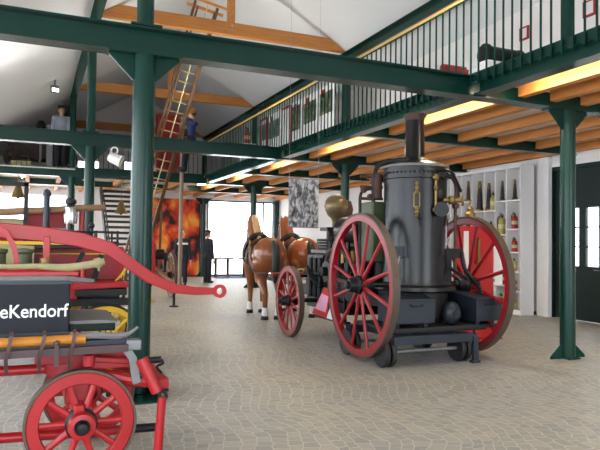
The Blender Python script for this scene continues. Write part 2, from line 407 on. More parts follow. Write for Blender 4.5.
# window_1: glazed gate in the back wall; window_2..5 small upper windows
wd = D.objects.new('window_1', None); C.objects.link(wd); wd.location = (8.4, YE, 0); struct(wd, 'tall bright glazed gate in the back wall beyond the horses')
b = MB()
for x in (6.88, 9.42, 9.89): b.box(x - 0.03, x + 0.03, YE + 0.02, YE + 0.1, 0, 3.3)
b.box(6.85, 9.92, YE + 0.02, YE + 0.1, 3.24, 3.3).box(6.85, 9.92, YE + 0.02, YE + 0.1, 0, 0.08)
b.build('window_frame', M['dgreen'], wd, True, False)
MB().box(6.87, 9.9, YE + 0.055, YE + 0.061, 0.05, 3.26).build('pane', M['glass'], wd, True, False)
for k, h in enumerate(bw[1:5] + [(XWL + 0.15, 1.12, 1.3, 3.25)]):
    wd = D.objects.new('window_%d' % (k + 2), None); C.objects.link(wd); wd.location = (h[0], YE, h[2]); struct(wd)
    b = MB()
    for x in (h[0], h[1]) if k < 4 else (h[0], -1.4, -0.12, h[1]): b.box(x - 0.015, x + 0.015, YE + 0.05, YE + 0.1, h[2], h[3])
    for z in (h[2], h[3]): b.box(h[0], h[1], YE + 0.05, YE + 0.1, z - 0.015, z + 0.015)
    b.build('window_frame', M['white'], wd, True, False)
    MB().box(h[0], h[1], YE + 0.07, YE + 0.074, h[2], h[3]).build('pane', M['glass'], wd, True, False)

# gallery deck
b = MB(); b.box(XG - 0.02, XW, 2.6, YE, ZD - 0.06, ZD); b.box(XWL, XG - 0.02, YB[2] - 0.05, YE, ZD - 0.06, ZD)
struct(b.build('floor', M['deck'], smooth=False))

# ---------------------------------------------------------------- steel columns
def column(x, y, label, r=0.1, zb=ZB, flare=0.27, gw=0.34, foot=0.0):
    t = thing('steel_column', label, 'column', (x, y, 0), 0, 'green columns of the hall', 'thing')
    MB().cyl((0, 0, 0.02), (0, 0, zb), r, seg=24).build('shaft', M['green'], t)
    fw = min(0.30, gw)
    MB().prism([(-fw, 0.0), (fw, 0.0), (fw, 0.03), (0.1, 0.20), (-0.1, 0.20), (-fw, 0.03)], 'Y', -0.012, 0.012).box(-0.1, 0.1, -0.13, 0.13, 0, 0.02).build('foot_gusset', M['green'], t)
    MB().prism([(-gw, zb), (gw, zb), (gw, zb - 0.03), (0.1, zb - flare), (-0.1, zb - flare), (-gw, zb - 0.03)], 'Y', -0.012, 0.012).build('head_gusset', M['green'], t)
    MB().box(-gw - 0.02, gw + 0.02, -0.11, 0.11, zb - 0.012, zb).build('head_plate', M['green'], t)
    if foot: MB().prism([(-foot, 0.0), (foot, 0.0), (foot, 0.03), (0.1, 0.24), (-0.1, 0.24), (-foot, 0.03)], 'X', -0.16, -0.13).prism([(-foot, 0.0), (foot, 0.0), (foot, 0.03), (0.1, 0.24), (-0.1, 0.24), (-foot, 0.03)], 'X', 0.13, 0.16).box(-0.16, 0.16, -foot, foot, 0, 0.02).build('foot_box', M['green'], t)
    return t
column(XC, YB[0], 'green steel column with flared foot nearest the dark green double door')
column(XC, YB[1], 'green steel column rising behind the copper dome of the steam engine')
column(XC, YB[2], 'green steel column rising behind the left-hand horse')
column(XC, YB[3], 'green steel column between the flame mural and the bright glazed gate')
column(XL, YB[0], 'thick green steel column standing right behind the slate blue hand pump cart', 0.11, foot=0.42)
column(XL, YB[1], 'green steel column behind the red wagons, with a white spotlight hung beside it')
column(XL, YB[2], 'green steel column at the edge of the far gallery, behind the silver carriage lantern')
column(9.96, YE - 0.14, 'dark green column in the far corner beside the glazed gate', 0.11, gw=0.115)
def post(x, y, z1, label):
    t = thing('roof_post', label, 'post', (x, y, ZD), 0, 'green roof posts above the beams', 'thing')
    MB().cyl((0, 0, 0), (0, 0, z1 - ZD), 0.085, seg=20).build('shaft', M['green'], t)
    MB().box(-0.15, 0.15, -0.11, 0.11, 0, 0.02).build('base_plate', M['green'], t)
for (x, side) in ((XC, 'gallery side'), (XL, 'wagon side')):
    for y, nm in zip(YB, ('nearest cross beam', 'second cross beam', 'far gallery beam', 'back wall')):
        post(x, y, 5.68, 'green roof post above the %s on the %s of the hall' % (nm, side))

# ---------------------------------------------------------------- beams
def beam(name, a, b_, h, w, label, group, cat='beam'):
    t = tag(MB().ibeam(V(a) - V(a), V(b_) - V(a), h, w).build(name, M['beam'], loc=a), label, cat, group, 'thing')
    return t
for y, nm in zip(YB[:3], ('nearest wide green cross beam spanning the hall above the steam engine', 'second green cross beam, with the white spotlight hung under it', 'far green cross beam carrying the railing of the back gallery')):
    t = beam('cross_beam', (XWL, y, ZB + 0.13), (XW, y, ZB + 0.13), 0.26, 0.22, nm, 'green cross beams')
    for x in (XL, XC):
        b = MB(); b.box(x - XWL - 0.26, x - XWL + 0.26, -0.1, 0.1, -0.135, -0.129)
        for dx in (-0.2, -0.12, 0.12, 0.2):
            for dy in (-0.07, 0.07): b.cyl((x - XWL + dx, dy, -0.15), (x - XWL + dx, dy, -0.112), 0.014, seg=6)
        b.build('bolt_plate', M['green'], t)
segs = [(2.7, YB[0] - 0.11), (YB[0] + 0.11, YB[1] - 0.11), (YB[1] + 0.11, YB[2] - 0.11)]
for (y0, y1), nm in zip(segs, ('in the bay nearest the camera', 'above the steam engine chimney', 'above the two horses')):
    beam('edge_beam', (XG + 0.06, y0, ZB + 0.145), (XG + 0.06, y1, ZB + 0.145), 0.26, 0.2, 'green edge beam of the side gallery ' + nm, 'green edge beams')
for y, nm in ((9.30, 'between the steam engine and the door wall'), (15.98, 'above the horses'), (22.5, 'beyond the horses near the glazed gate')):
    beam('secondary_beam', (XG + 0.16, y, ZB + 0.105), (XW, y, ZB + 0.105), 0.19, 0.12, 'slim green beam under the side gallery joists ' + nm, 'slim beams under the gallery')
beam('secondary_beam', (XWL, 22.5, ZB + 0.105), (XG - 0.05, 22.5, ZB + 0.105), 0.19, 0.12, 'slim green beam under the back gallery above the open staircase', 'slim beams under the gallery')
for x, nm in ((XC, 'above the side gallery'), (XL, 'above the red wagons')):
    beam('roof_purlin', (x, 2.7, 5.81), (x, YE, 5.81), 0.26, 0.2, 'long green roof beam running along the hall ' + nm, 'green roof beams')

# timber ties
for y, nm in zip(YB, (None, 'nearest orange timber tie beam under the white ceiling, with a king post', 'second orange timber tie beam under the white ceiling, behind the tall ladder', 'farthest dark timber tie beam at the end gable')):
    if nm is None: continue
    t = thing('timber_tie', nm, 'beam', (RX, y, 5.95), 0, 'timber ties under the roof', 'thing')
    x1 = RX - (5.965 - 7.64) / -SL if False else 2.78
    MB().prism([(-2.78, 0.0), (2.78, 0.0), (2.33, 0.27), (-2.33, 0.27)], 'Y', -0.07, 0.07).build('tie', M['timberx'], t)
    MB().box(-0.075, 0.075, -0.06, 0.06, 0.27, 1.66).build('king_post', M['timber'], t)
    b = MB()
    for z in (0.09, 0.19): b.cyl((0, -0.085, z), (0, -0.07, z), 0.022, seg=8)
    b.build('bolt', M['steel'], t)
# joists
joist_me = {}
bays = [(2.75, 6.08, 'in the bay nearest the camera'), (6.32, 9.20, 'above the steam engine'), (9.40, 12.60, 'just beyond the steam engine'), (12.84, 15.88, 'above the horses'),
        (16.08, 19.12, 'beyond the horses'), (19.36, 22.40, 'by the back gallery edge'), (22.6, 25.9, 'against the back wall')]
for k, (y0, y1, nm) in enumerate(bays):
    key = round(y1 - y0, 2)
    if key not in joist_me: joist_me[key] = MB().box(-0.06, 0.06, 0, y1 - y0, 0.05, 0.2).mesh('joist', M['timber'], False)
    xs = [5.69 + 0.54 * j for j in range(9)] if k == 0 else [5.69, 6.23, 7.16, 8.09, 9.02, 9.93]
    for j, x in enumerate(xs):
        o = D.objects.new('floor_joist', joist_me[key]); C.objects.link(o); o.location = (x, y0, ZD - 0.262)
        tag(o, 'orange joist under the side gallery %s, %s from edge beam' % (nm, ORD[j]), 'joist', 'pine joists under the side gallery')
    if y0 > 19:
        for j in range(8):
            o = D.objects.new('floor_joist', joist_me[key]); C.objects.link(o); o.location = (4.4 - 0.93 * j, y0, ZD - 0.262)
            tag(o, 'pine joist under the back gallery %s, %s from the flame mural side' % ('nearer half' if k == 5 else 'wall half', ORD[j]), 'joist', 'pine joists under the back gallery')
# lamps under the side gallery
def tube_lamp(x, y0, y1, label):
    t = thing('tube_lamp', label, 'lamp', (x, (y0 + y1) / 2, ZD - 0.06), 0, 'fluorescent lamps behind the gallery edge', 'thing')
    l = (y1 - y0) / 2
    MB().box(-0.12, 0.12, -l, l, -0.03, 0).build('housing', M['white'], t, bevel=0.004)
    b = MB()
    for dx in (-0.06, 0.06): b.cyl((dx, -l + 0.03, -0.05), (dx, l - 0.03, -0.05), 0.02, seg=10)
    b.build('tube', M['tube'], t)
for y0, y1, nm in ((4.0, 5.8, 'nearest the camera'), (6.6, 8.3, 'beside the engine chimney'), (10.0, 11.7, 'beyond the engine chimney'), (13.2, 14.9, 'above the horses'), (16.5, 18.2, 'beyond the horses'), (19.8, 21.5, 'near the bright gate')):
    tube_lamp(5.36, y0, y1, 'glowing tube lamp behind the gallery edge beam ' + nm)
tube_lamp(3.25, 19.8, 21.8, 'glowing tube lamp under the back gallery behind the tall ladder')
tube_lamp(-0.35, 19.8, 22.0, 'glowing tube lamp under the back gallery above the brass bells')

# added lamps, unseen on top of the cross beams, to brighten the white roof
def added_uplight(x, y, label):
    t = thing('added_beam_lamp', label, 'lamp', (x, y, ZB + 0.26), 0, 'added lamps on top of the cross beams', 'thing')
    MB().box(-0.5, 0.5, -0.045, -0.04, 0, 0.024).box(-0.5, 0.5, 0.04, 0.045, 0, 0.024).box(-0.5, -0.49, -0.04, 0.04, 0, 0.024).box(0.49, 0.5, -0.04, 0.04, 0, 0.024).box(-0.5, 0.5, -0.045, 0.045, 0, 0.004).build('housing', M['green'], t, smooth=False); MB().box(-0.485, 0.485, -0.036, 0.036, 0.005, 0.012).build('panel', M['up'], t, smooth=False)
for y, nm in ((YB[0], 'nearest'), (YB[1], 'second')):
    for x, n2 in ((-0.6, 'over the wagons'), (2.4, 'beside the thick column'), (4.2, 'near the gallery edge')): added_uplight(x, y, 'added unseen lamp brightening the roof from the %s cross beam %s' % (nm, n2))

# railings
bal_me = MB().box(-0.0085, 0.0085, -0.0085, 0.0085, -0.14, 0.98).box(-0.015, 0.015, -0.014, 0.014, -0.14, -0.02).mesh('baluster', M['green'], False)
def railing(p0, p1, label, sg=-1):
    p0 = V(p0); p1 = V(p1); L_ = (p1 - p0).length; ang = math.atan2(p1.y - p0.y, p1.x - p0.x)
    t = thing('gallery_railing', label, 'railing', p0, ang, 'green gallery railings', 'thing')
    MB().tube([(0, 0, 1.0), (L_, 0, 1.0)], 0.024, 10).build('handrail', M['handrail'], t)
    MB().box(0, L_, -0.006, 0.006, 0.955, 0.978).build('top_rail', M['green'], t, smooth=False)
    MB().box(0, L_, sg * 0.022, sg * 0.032, -0.09, 0.02).build('toe_board', M['green'], t, smooth=False)
    n = int(L_ / 0.142)
    for k in range(n): inst('baluster', bal_me, t, ((k + 0.5) * L_ / n, 0, 0))
xr = XG - 0.055
railing((xr, 2.9, ZD), (xr, YB[0], ZD), 'green railing of the side gallery in the bay nearest the camera')
railing((xr, YB[0], ZD), (xr, YB[1], ZD), 'green railing of the side gallery above the steam engine')
railing((xr, YB[1], ZD), (xr, YB[2] - 0.13, ZD), 'green railing of the side gallery above the horses')
railing((1.05, YB[2] - 0.13, ZD), (xr - 0.02, YB[2] - 0.13, ZD), 'green railing along the back gallery behind the tall ladder', 1)

# spotlights
t = thing('spotlight', 'white spotlight hanging under the second green cross beam', 'spotlight', (1.41, 12.6, 3.34), -0.35)
MB().lathe([(0.075, -0.012), (0.075, 0.012), (0.055, 0.012), (0.055, -0.012)], Matrix.Translation((0, 0, -0.07)) @ Matrix.Rotation(PI / 2, 4, 'X'), 20, True).build('hanging_ring', M['white'], t)
mt = Matrix.Translation((0.02, 0, -0.235)) @ Matrix.Rotation(1.95, 4, 'Y')
MB().lathe([(0.0, -0.13), (0.08, -0.13), (0.10, -0.08), (0.115, 0.10), (0.13, 0.13), (0.115, 0.13), (0.10, 0.08), (0, 0.08)], mt).build('housing', M['white'], t)
MB().lathe([(0, 0.095), (0.105, 0.095), (0.105, 0.103), (0, 0.106)], mt).build('lens', M['cream'], t, label='cream lens')
sx_ = -0.13
t = thing('ceiling_spot', 'small square lit spotlight on the sloping white ceiling', 'spotlight', CSPOT, 0.3)
MB().box(-0.02, 0.02, -0.02, 0.02, -0.1, 0.06).build('arm', M['grey'], t)
hd = MB().box(-0.09, 0.09, -0.05, 0.07, -0.28, -0.1).build('housing', M['grey'], t, bevel=0.01)
MB().box(-0.075, 0.075, -0.058, -0.048, -0.265, -0.19).build('lens', M['lens'], hd, label='glowing square lens')
# ---------------------------------------------------------------- wheels
AX = Matrix.Rotation(PI / 2, 4, 'Y')   # lathe axis Z -> X
def wheel(name, parent, loc, r, m_rim, m_tyre, m_hub, nsp=12, rim=0.09, wid=0.075, hub_r=0.12, hub_l=0.3, cap=None, sp_w=0.05, rot=(0, 0, 0), world=False, tyre_t=0.022, dish=0.0):
    L_ = V(loc)
    if world: L_ = wm(parent).inverted() @ L_
    o = MB().lathe([(r - tyre_t - rim, -wid / 2), (r - tyre_t, -wid / 2), (r - tyre_t, wid / 2), (r - tyre_t - rim, wid / 2)], AX, 64, True).build(name, m_rim, parent, loc=L_, bevel=0.006)
    o.rotation_euler = rot
    MB().lathe([(r - tyre_t, -wid / 2 - 0.004), (r, -wid / 2 - 0.004), (r, wid / 2 + 0.004), (r - tyre_t, wid / 2 + 0.004)], AX, 64, True).build('tyre', m_tyre, o)
    h = hub_l / 2
    MB().lathe([(0, -h), (hub_r * 0.62, -h), (hub_r * 0.75, -h * 0.8), (hub_r * 0.8, -h * 0.45), (hub_r, -h * 0.3), (hub_r, h * 0.3), (hub_r * 0.8, h * 0.45), (hub_r * 0.75, h * 0.8), (hub_r * 0.62, h), (0, h)], AX, 28).build('hub', m_hub, o)
    if cap:
        MB().lathe([(0, -h - 0.05), (hub_r * 0.3, -h - 0.045), (hub_r * 0.42, -h - 0.01), (hub_r * 0.42, -h + 0.02), (0, -h + 0.02)], AX, 20).build('hub_cap', cap, o)
    r0, r1 = hub_r * 0.8, r - tyre_t - rim + 0.005
    bm = MB(); s = sp_w / 2
    rows = []
    for rr, a, b_ in ((r0, s * 1.05, s * 0.8), ((r0 + r1) / 2, s * 0.8, s * 0.62), (r1, s * 0.95, s * 0.7)):
        rows.append([bm.bm.verts.new((math.cos(2 * PI * k / 10) * b_, math.sin(2 * PI * k / 10) * a, rr)) for k in range(10)])
    for A, B in zip(rows, rows[1:]):
        for k in range(10): bm.bm.faces.new((A[k], A[(k + 1) % 10], B[(k + 1) % 10], B[k]))
    me = bm.mesh('spoke', m_rim)
    for k in range(nsp): inst('spoke', me, o, (0, 0, 0), (2 * PI * (k + 0.5) / nsp, 0, 0))
    return o

# ---------------------------------------------------------------- steam fire engine
EN = thing('steam_fire_engine', 'black horse-drawn steam fire engine with tall boiler, chimney and big red spoked wheels', 'fire engine', (4.715, 6.99, 0), math.radians(-2.0))
for sx in (-1, 1):
    wheel('rear_wheel', EN, (sx * 0.83, 0, 0.965), 0.93, M['crimson'], M['tyre'], M['black'], 12, 0.085, 0.085, 0.125, 0.34, M['black'], 0.062)
    wheel('front_wheel', EN, (sx * 0.985, 2.20, 0.56), 0.56, M['crimson'], M['tyre'], M['black'], 12, 0.065, 0.075, 0.1, 0.3, M['black'], 0.048)
MB().cyl((-0.9, 0, 0.965), (0.9, 0, 0.965), 0.035).build('rear_axle', M['black'], EN); MB().cyl((-1.0, 2.2, 0.56), (1.0, 2.2, 0.56), 0.035).box(-0.5, 0.5, 2.12, 2.28, 0.56, 0.74).build('front_axle', M['black'], EN)
BC = V((4.732, 7.043, 0)); TB = Matrix.Translation(BC)
boil = MB().lathe([(0, 0.88), (0.52, 0.88), (0.545, 0.90), (0.545, 0.945), (0.435, 0.97), (0.425, 1.02), (0.42, 2.36), (0.432, 2.37), (0.432, 2.54), (0.40, 2.565), (0.22, 2.63), (0, 2.64)], TB, 56).build('boiler', M['boiler'], EN, True)
MB().lathe([(0.43, 2.52), (0.446, 2.52), (0.446, 2.55), (0.43, 2.55)], TB, 56, True).build('top_band', M['sage'], boil, True)
b = MB()
for k in range(46):
    a = 2 * PI * k / 46
    b.ball(BC + V((0.433 * math.cos(a), 0.433 * math.sin(a), 2.44)), 0.016, 1)
b.build('rivet_row', M['boiler'], boil, True)
chim = MB().lathe([(0.15, 2.58), (0.15, 2.62), (0.132, 2.65), (0.126, 3.20), (0.126, 3.21), (0.0, 3.21)], Matrix.Translation((4.69, 7.0, 0)), 36).build('chimney', M['boiler'], EN, True)
MB().lathe([(0.126, 3.16), (0.132, 3.2), (0.155, 3.235), (0.155, 3.25), (0.105, 3.25), (0.105, 3.2)], Matrix.Translation((4.69, 7.0, 0)), 36, True).build('chimney_rim', M['rust'], chim, True)
MB().lathe([(0.13, 2.66), (0.21, 2.61), (0.22, 2.57), (0.13, 2.57)], Matrix.Translation((4.69, 7.0, 0)), 36, True).build('chimney_flange', M['black'], chim, True)
view = V((-4.785, -7.02, 0)).normalized(); side = V((view.y * -1, view.x, 0)) * -1   # side: towards picture right seen from the front
side = V((0.827, -0.563, 0))
def surf(off, z, r=0.475):
    r -= 0.115; off *= 0.80
    """point on the boiler shell, off metres towards the right of its front"""
    dpt = math.sqrt(max(0, r * r - off * off)); return BC + view * dpt + side * off + V((0, 0, z))
g = MB()
for z0, z1 in ((1.84, 1.98), (2.16, 2.30)):
    g.cyl(surf(0.03, z0, 0.6), surf(0.03, z1, 0.6), 0.014)
    for z in (z0 + 0.02, (z0 + z1) / 2, z1 - 0.02): g.ball(surf(0.03, z, 0.6), 0.026, 1)
g.cyl(surf(0.03, 1.92, 0.52), surf(0.03, 1.92, 0.62), 0.018).cyl(surf(0.03, 2.22, 0.52), surf(0.03, 2.22, 0.62), 0.018)
for o_ in (-0.012, 0.072): g.bar(surf(o_, 1.98, 0.6), surf(o_, 2.16, 0.6), 0.014, 0.014)
g.bar(surf(-0.012, 1.98, 0.6), surf(0.072, 1.98, 0.6), 0.014, 0.014).bar(surf(-0.012, 2.16, 0.6), surf(0.072, 2.16, 0.6), 0.014, 0.014)
g.build('gauge_glass', M['brass'], boil, True)
g = MB(); g.cyl(surf(0.10, 1.84, 0.53), surf(0.10, 1.84, 0.64), 0.016).ball(surf(0.10, 1.84, 0.64), 0.028, 1).bar(surf(0.10, 1.74, 0.64), surf(0.10, 1.92, 0.64), 0.014, 0.014)
g.build('drain_cock', M['black'], boil, True)
# valve cluster on the right shoulder of the boiler
g = MB(); p = surf(0.33, 2.37, 0.56)
g.cyl(p, p + V((0, 0, -0.42)), 0.02).ball(p, 0.05, 1).ball(p + V((0, 0, -0.14)), 0.035, 1).ball(p + V((0, 0, -0.42)), 0.045, 1)
q = surf(0.46, 2.08, 0.56); g.cyl(q, q + side * 0.22, 0.032).ball(q + side * 0.1, 0.06, 1).lathe([(0.0, -0.02), (0.075, -0.012), (0.075, 0.012), (0, 0.02)], Matrix.Translation(q + side * 0.24) @ side.to_track_quat('Z', 'Y').to_matrix().to_4x4(), 16)
g.build('steam_valve', M['brass'], boil, True)
g = MB(); q = surf(0.42, 1.95, 0.56); g.cyl(q - view * 0.05, q + view * 0.10, 0.085, seg=20).cyl(q + view * 0.1, q + view * 0.115, 0.095, seg=20); q = surf(0.38, 2.15, 0.54); g.ball(q, 0.09, 1)
g.build('pressure_gauge', M['black'], boil, True)
g = MB(); g.tube([surf(0.40, 2.40, 0.54), surf(0.5, 2.42, 0.62), BC + side * 0.53 + V((0, 0, 2.30)), BC + side * 0.53 + V((0, 0, 1.9)), BC + side * 0.53 + V((0, 0, 1.1))], 0.022, 10, 6)
g.ball(BC + side * 0.53 + V((0, 0, 2.02)), 0.05, 1).build('steam_pipe', M['rust'], EN, True)
g = MB(); g.tube([surf(0.40, 2.45, 0.50), surf(0.56, 2.44, 0.70), BC + side * 0.6 + V((0, 0, 2.22))], 0.02, 10, 6)
for k in range(5): g.ball(surf(0.40 + 0.05 * k, 2.40 - 0.02 * (k % 2), 0.6 + 0.02 * k), 0.035, 1)
g.build('upper_fitting', M['black'], EN, True)
# pipes on the left shoulder
L0 = BC - side * 0.55
g = MB(); g.tube([(4.55, 6.9, 2.64), BC - side * 0.45 + V((0, 0, 2.60)), L0 + V((0, 0, 2.46)), L0 + V((0, 0.03, 2.2)), L0 + V((0, 0.03, 1.3))], 0.028, 10, 6)
g.tube([L0 + V((-0.16, 0.1, 1.2)), L0 + V((-0.17, 0.1, 1.9)), L0 + V((-0.15, 0.1, 2.2)), L0 + V((0.0, 0.05, 2.26))], 0.022, 8, 5)
g.build('exhaust_pipe', M['black'], EN, True)
g = MB()
for z in (2.42, 2.28, 2.12): g.cyl(L0 + V((-0.18, 0.08, z)), L0 + V((0.14, 0.02, z)), 0.02)
for dx, z in ((-0.14, 2.24), (0.0, 2.36), (-0.04, 2.14), (0.08, 2.3)): g.ball(L0 + V((dx, 0.05, z)), 0.05, 1)
g.cyl(L0 + V((0.05, 0, 2.12)), L0 + V((0.05, 0, 2.46)), 0.06).build('injector', M['rust'], EN, True)
MB().box(4.25, 4.50, 7.35, 7.75, 1.25, 2.08).build('feed_water_tank', M['olive'], EN, True, bevel=0.02)
MB().cyl((4.35, 7.75, 1.70), (4.35, 8.35, 1.70), 0.2, seg=28).build('steam_drum', M['boiler'], EN, True)
# bracket plate and bars on the front of the boiler
g = MB(); p = surf(-0.20, 1.40, 0.55); g.box(-0.11, 0.11, -0.05, 0.02, -0.07, 0.07, Matrix.Translation(p) @ Matrix.Rotation(-0.35, 4, 'Z'))
for k in range(4): g.box(-0.09 + 0.052 * k, -0.06 + 0.052 * k, -0.062, -0.05, -0.06, 0.06, Matrix.Translation(p) @ Matrix.Rotation(-0.35, 4, 'Z'))
g.build('step_bracket', M['bluegrey'], EN, True)
g = MB(); g.tube([p, p + V((-0.08, -0.05, -0.1)), p + V((-0.1, -0.05, -0.3)), p + V((-0.02, -0.02, -0.4))], 0.012, 6, 5).build('hand_grip', M['grey'], EN, True)
# brake arm on the right
g = MB(); g.box(4.98, 5.28, 6.72, 6.86, 1.32, 1.45).box(5.02, 5.12, 6.75, 6.85, 0.93, 1.34)
g.tube([(5.26, 6.72, 1.40), (5.26, 6.68, 1.22), (5.38, 6.66, 1.06), (5.50, 6.64, 0.92), (5.52, 6.62, 0.76)], 0.026, 8, 6)
g.tube([(5.05, 6.75, 1.22), (5.2, 6.72, 1.12), (5.34, 6.7, 1.04)], 0.022, 8, 4)
g.build('brake_arm', M['black'], EN, True)
g = MB(); g.lathe([(0, 0), (0.07, 0.0), (0.075, 0.05), (0.045, 0.09), (0.05, 0.12), (0.02, 0.16), (0, 0.16)], Matrix.Translation((5.66, 7.05, 1.89)), 18).cyl((5.66, 7.05, 2.04), (5.66, 7.05, 2.14), 0.016).bar((5.56, 7.05, 2.13), (5.68, 7.05, 2.13), 0.02, 0.02)
g.build('lubricator', M['brass'], EN, True)
# ash pan, foot plate, tool boxes
MB().lathe([(0, 0.45), (0.36, 0.46), (0.43, 0.55), (0.44, 0.88), (0, 0.89)], TB, 40).build('ash_pan', M['soot'], EN, True)
MB().box(4.0, 5.62, 6.42, 7.30, 0.425, 0.47).box(4.06, 4.12, 6.45, 6.75, 0.46, 0.54).box(4.48, 4.54, 6.45, 6.75, 0.46, 0.54).box(5.28, 5.34, 6.45, 7.0, 0.46, 0.53).box(5.52, 5.58, 6.45, 7.0, 0.46, 0.53).box(4.1, 5.5, 6.5, 7.6, 0.39, 0.425).build('foot_plate', M['soot'], EN, True, bevel=0.004)
def toolbox(x0, x1, y0, y1, z0, z1):
    o = MB().prism([(y0, z0), (y1, z0), (y1, z1 + 0.07), (y0 + 0.05, z1), (y0, z1)], 'X', x0, x1).build('toolbox', M['bluegrey'], EN, True, bevel=0.006)
    MB().tube([((x0 + x1) / 2 - 0.09, y0 - 0.005, z1 - 0.07), ((x0 + x1) / 2 - 0.07, y0 - 0.04, z1 - 0.085), ((x0 + x1) / 2 + 0.07, y0 - 0.04, z1 - 0.085), ((x0 + x1) / 2 + 0.09, y0 - 0.005, z1 - 0.07)], 0.008, 6).build('handle', M['black'], o, True)
    MB().box(x0 - 0.008, x1 + 0.008, y0 - 0.008, y0 + 0.004, z1 - 0.03, z1 - 0.02).build('lid_edge', M['black'], o, True)
    return o
toolbox(4.02, 4.58, 6.36, 6.80, 0.53, 0.83); toolbox(5.22, 5.64, 6.36, 7.05, 0.52, 0.815)
MB().ball((4.95, 6.52, 0.62), (0.13, 0.1, 0.15)).cyl((4.95, 6.42, 0.62), (4.95, 6.40, 0.62), 0.05).build('ash_door', M['bluegrey'], EN, True)
# chassis and pump
g = MB()
for x in (4.28, 5.28): g.box(x - 0.05, x + 0.05, 6.9, 9.75, 0.66, 0.80)
g.box(4.28, 5.28, 8.0, 8.12, 0.62, 0.76).box(4.28, 5.28, 9.6, 9.72, 0.62, 0.76)
g.box(4.22, 4.30, 8.05, 9.1, 0.30, 0.34).box(4.22, 4.26, 8.1, 8.14, 0.3, 0.7).box(4.22, 4.26, 9.0, 9.04, 0.3, 0.7).build('chassis', M['black'], EN, True)
g = MB()
g.box(4.30, 5.22, 7.8, 9.3, 0.72, 1.02)
for y in (7.95, 8.28, 8.62): g.cyl((4.75, y, 0.95), (4.75, y, 1.50), 0.17, seg=24).cyl((4.75, y, 1.46), (4.75, y, 1.52), 0.2, seg=24).cyl((4.42, y, 0.98), (4.42, y, 1.32), 0.11)
g.cyl((4.38, 7.8, 1.40), (4.38, 8.85, 1.40), 0.05).cyl((5.1, 7.8, 1.5), (5.1, 8.8, 1.5), 0.06).box(4.5, 5.1, 8.3, 8.5, 1.5, 1.66)
for y in (7.85, 8.15, 8.45, 8.75): g.cyl((4.30, y, 0.75), (4.30, y, 1.55), 0.028).ball((4.30, y, 1.56), 0.05, 1)
g.build('steam_pump', M['black'], EN, True)
g = MB()
for y in (7.98, 8.3, 8.62): MB().cyl((4.30, y, 1.2), (4.30, y, 1.34), 0.04).ball((4.30, y, 1.36), 0.045, 1).build('oil_cup', M['brass'], EN, True)
g.cyl((4.2, 9.30, 1.04), (4.05, 10.0, 0.98), 0.02).cyl((4.34, 9.3, 1.08), (4.2, 10.0, 1.02), 0.02).cyl((4.08, 9.5, 1.03), (4.5, 9.65, 1.06), 0.018).bar((4.1, 9.36, 1.05), (4.55, 9.36, 1.05), 0.05, 0.03).build('draught_rods', M['brass'], EN, True)
g = MB(); g.tube([(4.26, 7.85, 1.1), (4.2, 8.0, 1.3), (4.22, 8.3, 1.42), (4.26, 8.7, 1.36), (4.28, 8.9, 1.1)], 0.035, 8, 5).tube([(4.24, 7.9, 0.9), (4.18, 8.3, 0.95), (4.24, 8.8, 0.9)], 0.04, 8, 5).build('suction_pipe', M['rust'], EN, True)
g = MB(); g.lathe([(0, -0.06), (0.16, -0.06), (0.18, -0.03), (0.18, 0.03), (0.16, 0.06), (0, 0.06)], Matrix.Translation((4.22, 8.62, 1.06)) @ AX, 24).lathe([(0, -0.08), (0.07, -0.08), (0.07, 0), (0, 0)], Matrix.Translation((4.16, 8.62, 1.06)) @ AX, 16).build('pump_cover', M['black'], EN, True)
g = MB(); g.box(4.28, 5.2, 8.05, 9.6, 0.44, 0.60).box(4.24, 4.30, 8.9, 9.5, 0.6, 1.3)
for y in (8.96, 9.14, 9.32): g.cyl((4.22, y, 0.62), (4.22, y, 1.26), 0.035).ball((4.22, y, 1.0), 0.06, 1)
g.tube([(4.2, 8.9, 0.8), (4.12, 9.1, 0.95), (4.2, 9.4, 1.1)], 0.03, 8, 4).build('valve_chest', M['black'], EN, True)
g = MB(); g.lathe([(0.36, -0.03), (0.42, -0.03), (0.42, 0.03), (0.36, 0.03)], Matrix.Translation((4.36, 8.25, 0.98)) @ AX, 40, True)
for k in range(5): a = 2 * PI * k / 5; g.bar((4.36, 8.25, 0.98), (4.36, 8.25 + 0.38 * math.cos(a), 0.98 + 0.38 * math.sin(a)), 0.03, 0.04)
g.build('flywheel', M['black'], EN, True)
seat = MB().box(4.30, 5.30, 8.92, 9.36, 0.80, 1.33).build('driver_seat_box', M['soot'], EN, True, bevel=0.02)
MB().box(4.26, 5.34, 8.84, 9.42, 1.33, 1.39).build('seat_board', M['sage'], seat, True, bevel=0.015)
vx, vy = 4.62, 9.2
av = MB().lathe([(0, 1.35), (0.06, 1.35), (0.065, 1.86), (0.085, 1.91), (0.14, 1.96), (0.182, 2.04), (0.195, 2.12), (0.184, 2.20), (0.148, 2.26), (0.08, 2.305), (0, 2.315)], Matrix.Translation((vx, vy, 0)), 36).build('air_vessel', M['copper'], EN, True)
MB().lathe([(0.193, 2.10), (0.200, 2.10), (0.200, 2.13), (0.193, 2.13)], Matrix.Translation((vx, vy, 0)), 36, True).build('seam_band', M['brass'], av, True)
MB().lathe([(0, 1.4), (0.05, 1.4), (0.055, 1.8), (0.11, 1.95), (0.13, 2.08), (0.09, 2.22), (0, 2.25)], Matrix.Translation((vx + 0.24, vy + 0.12, 0)), 30).build('air_vessel', M['rust'], EN, True)
MB().box(4.40, 5.1, 9.08, 9.36, 1.70, 1.76).cyl((4.5, 9.2, 1.3), (4.5, 9.2, 1.75), 0.05).build('vessel_base', M['black'], EN, True)
g = MB()
for k in range(4): g.lathe([(0.13, -0.02), (0.17, -0.02), (0.17, 0.02), (0.13, 0.02)], Matrix.Translation((4.42, 9.12, 1.41 + 0.045 * k)), 20, True)
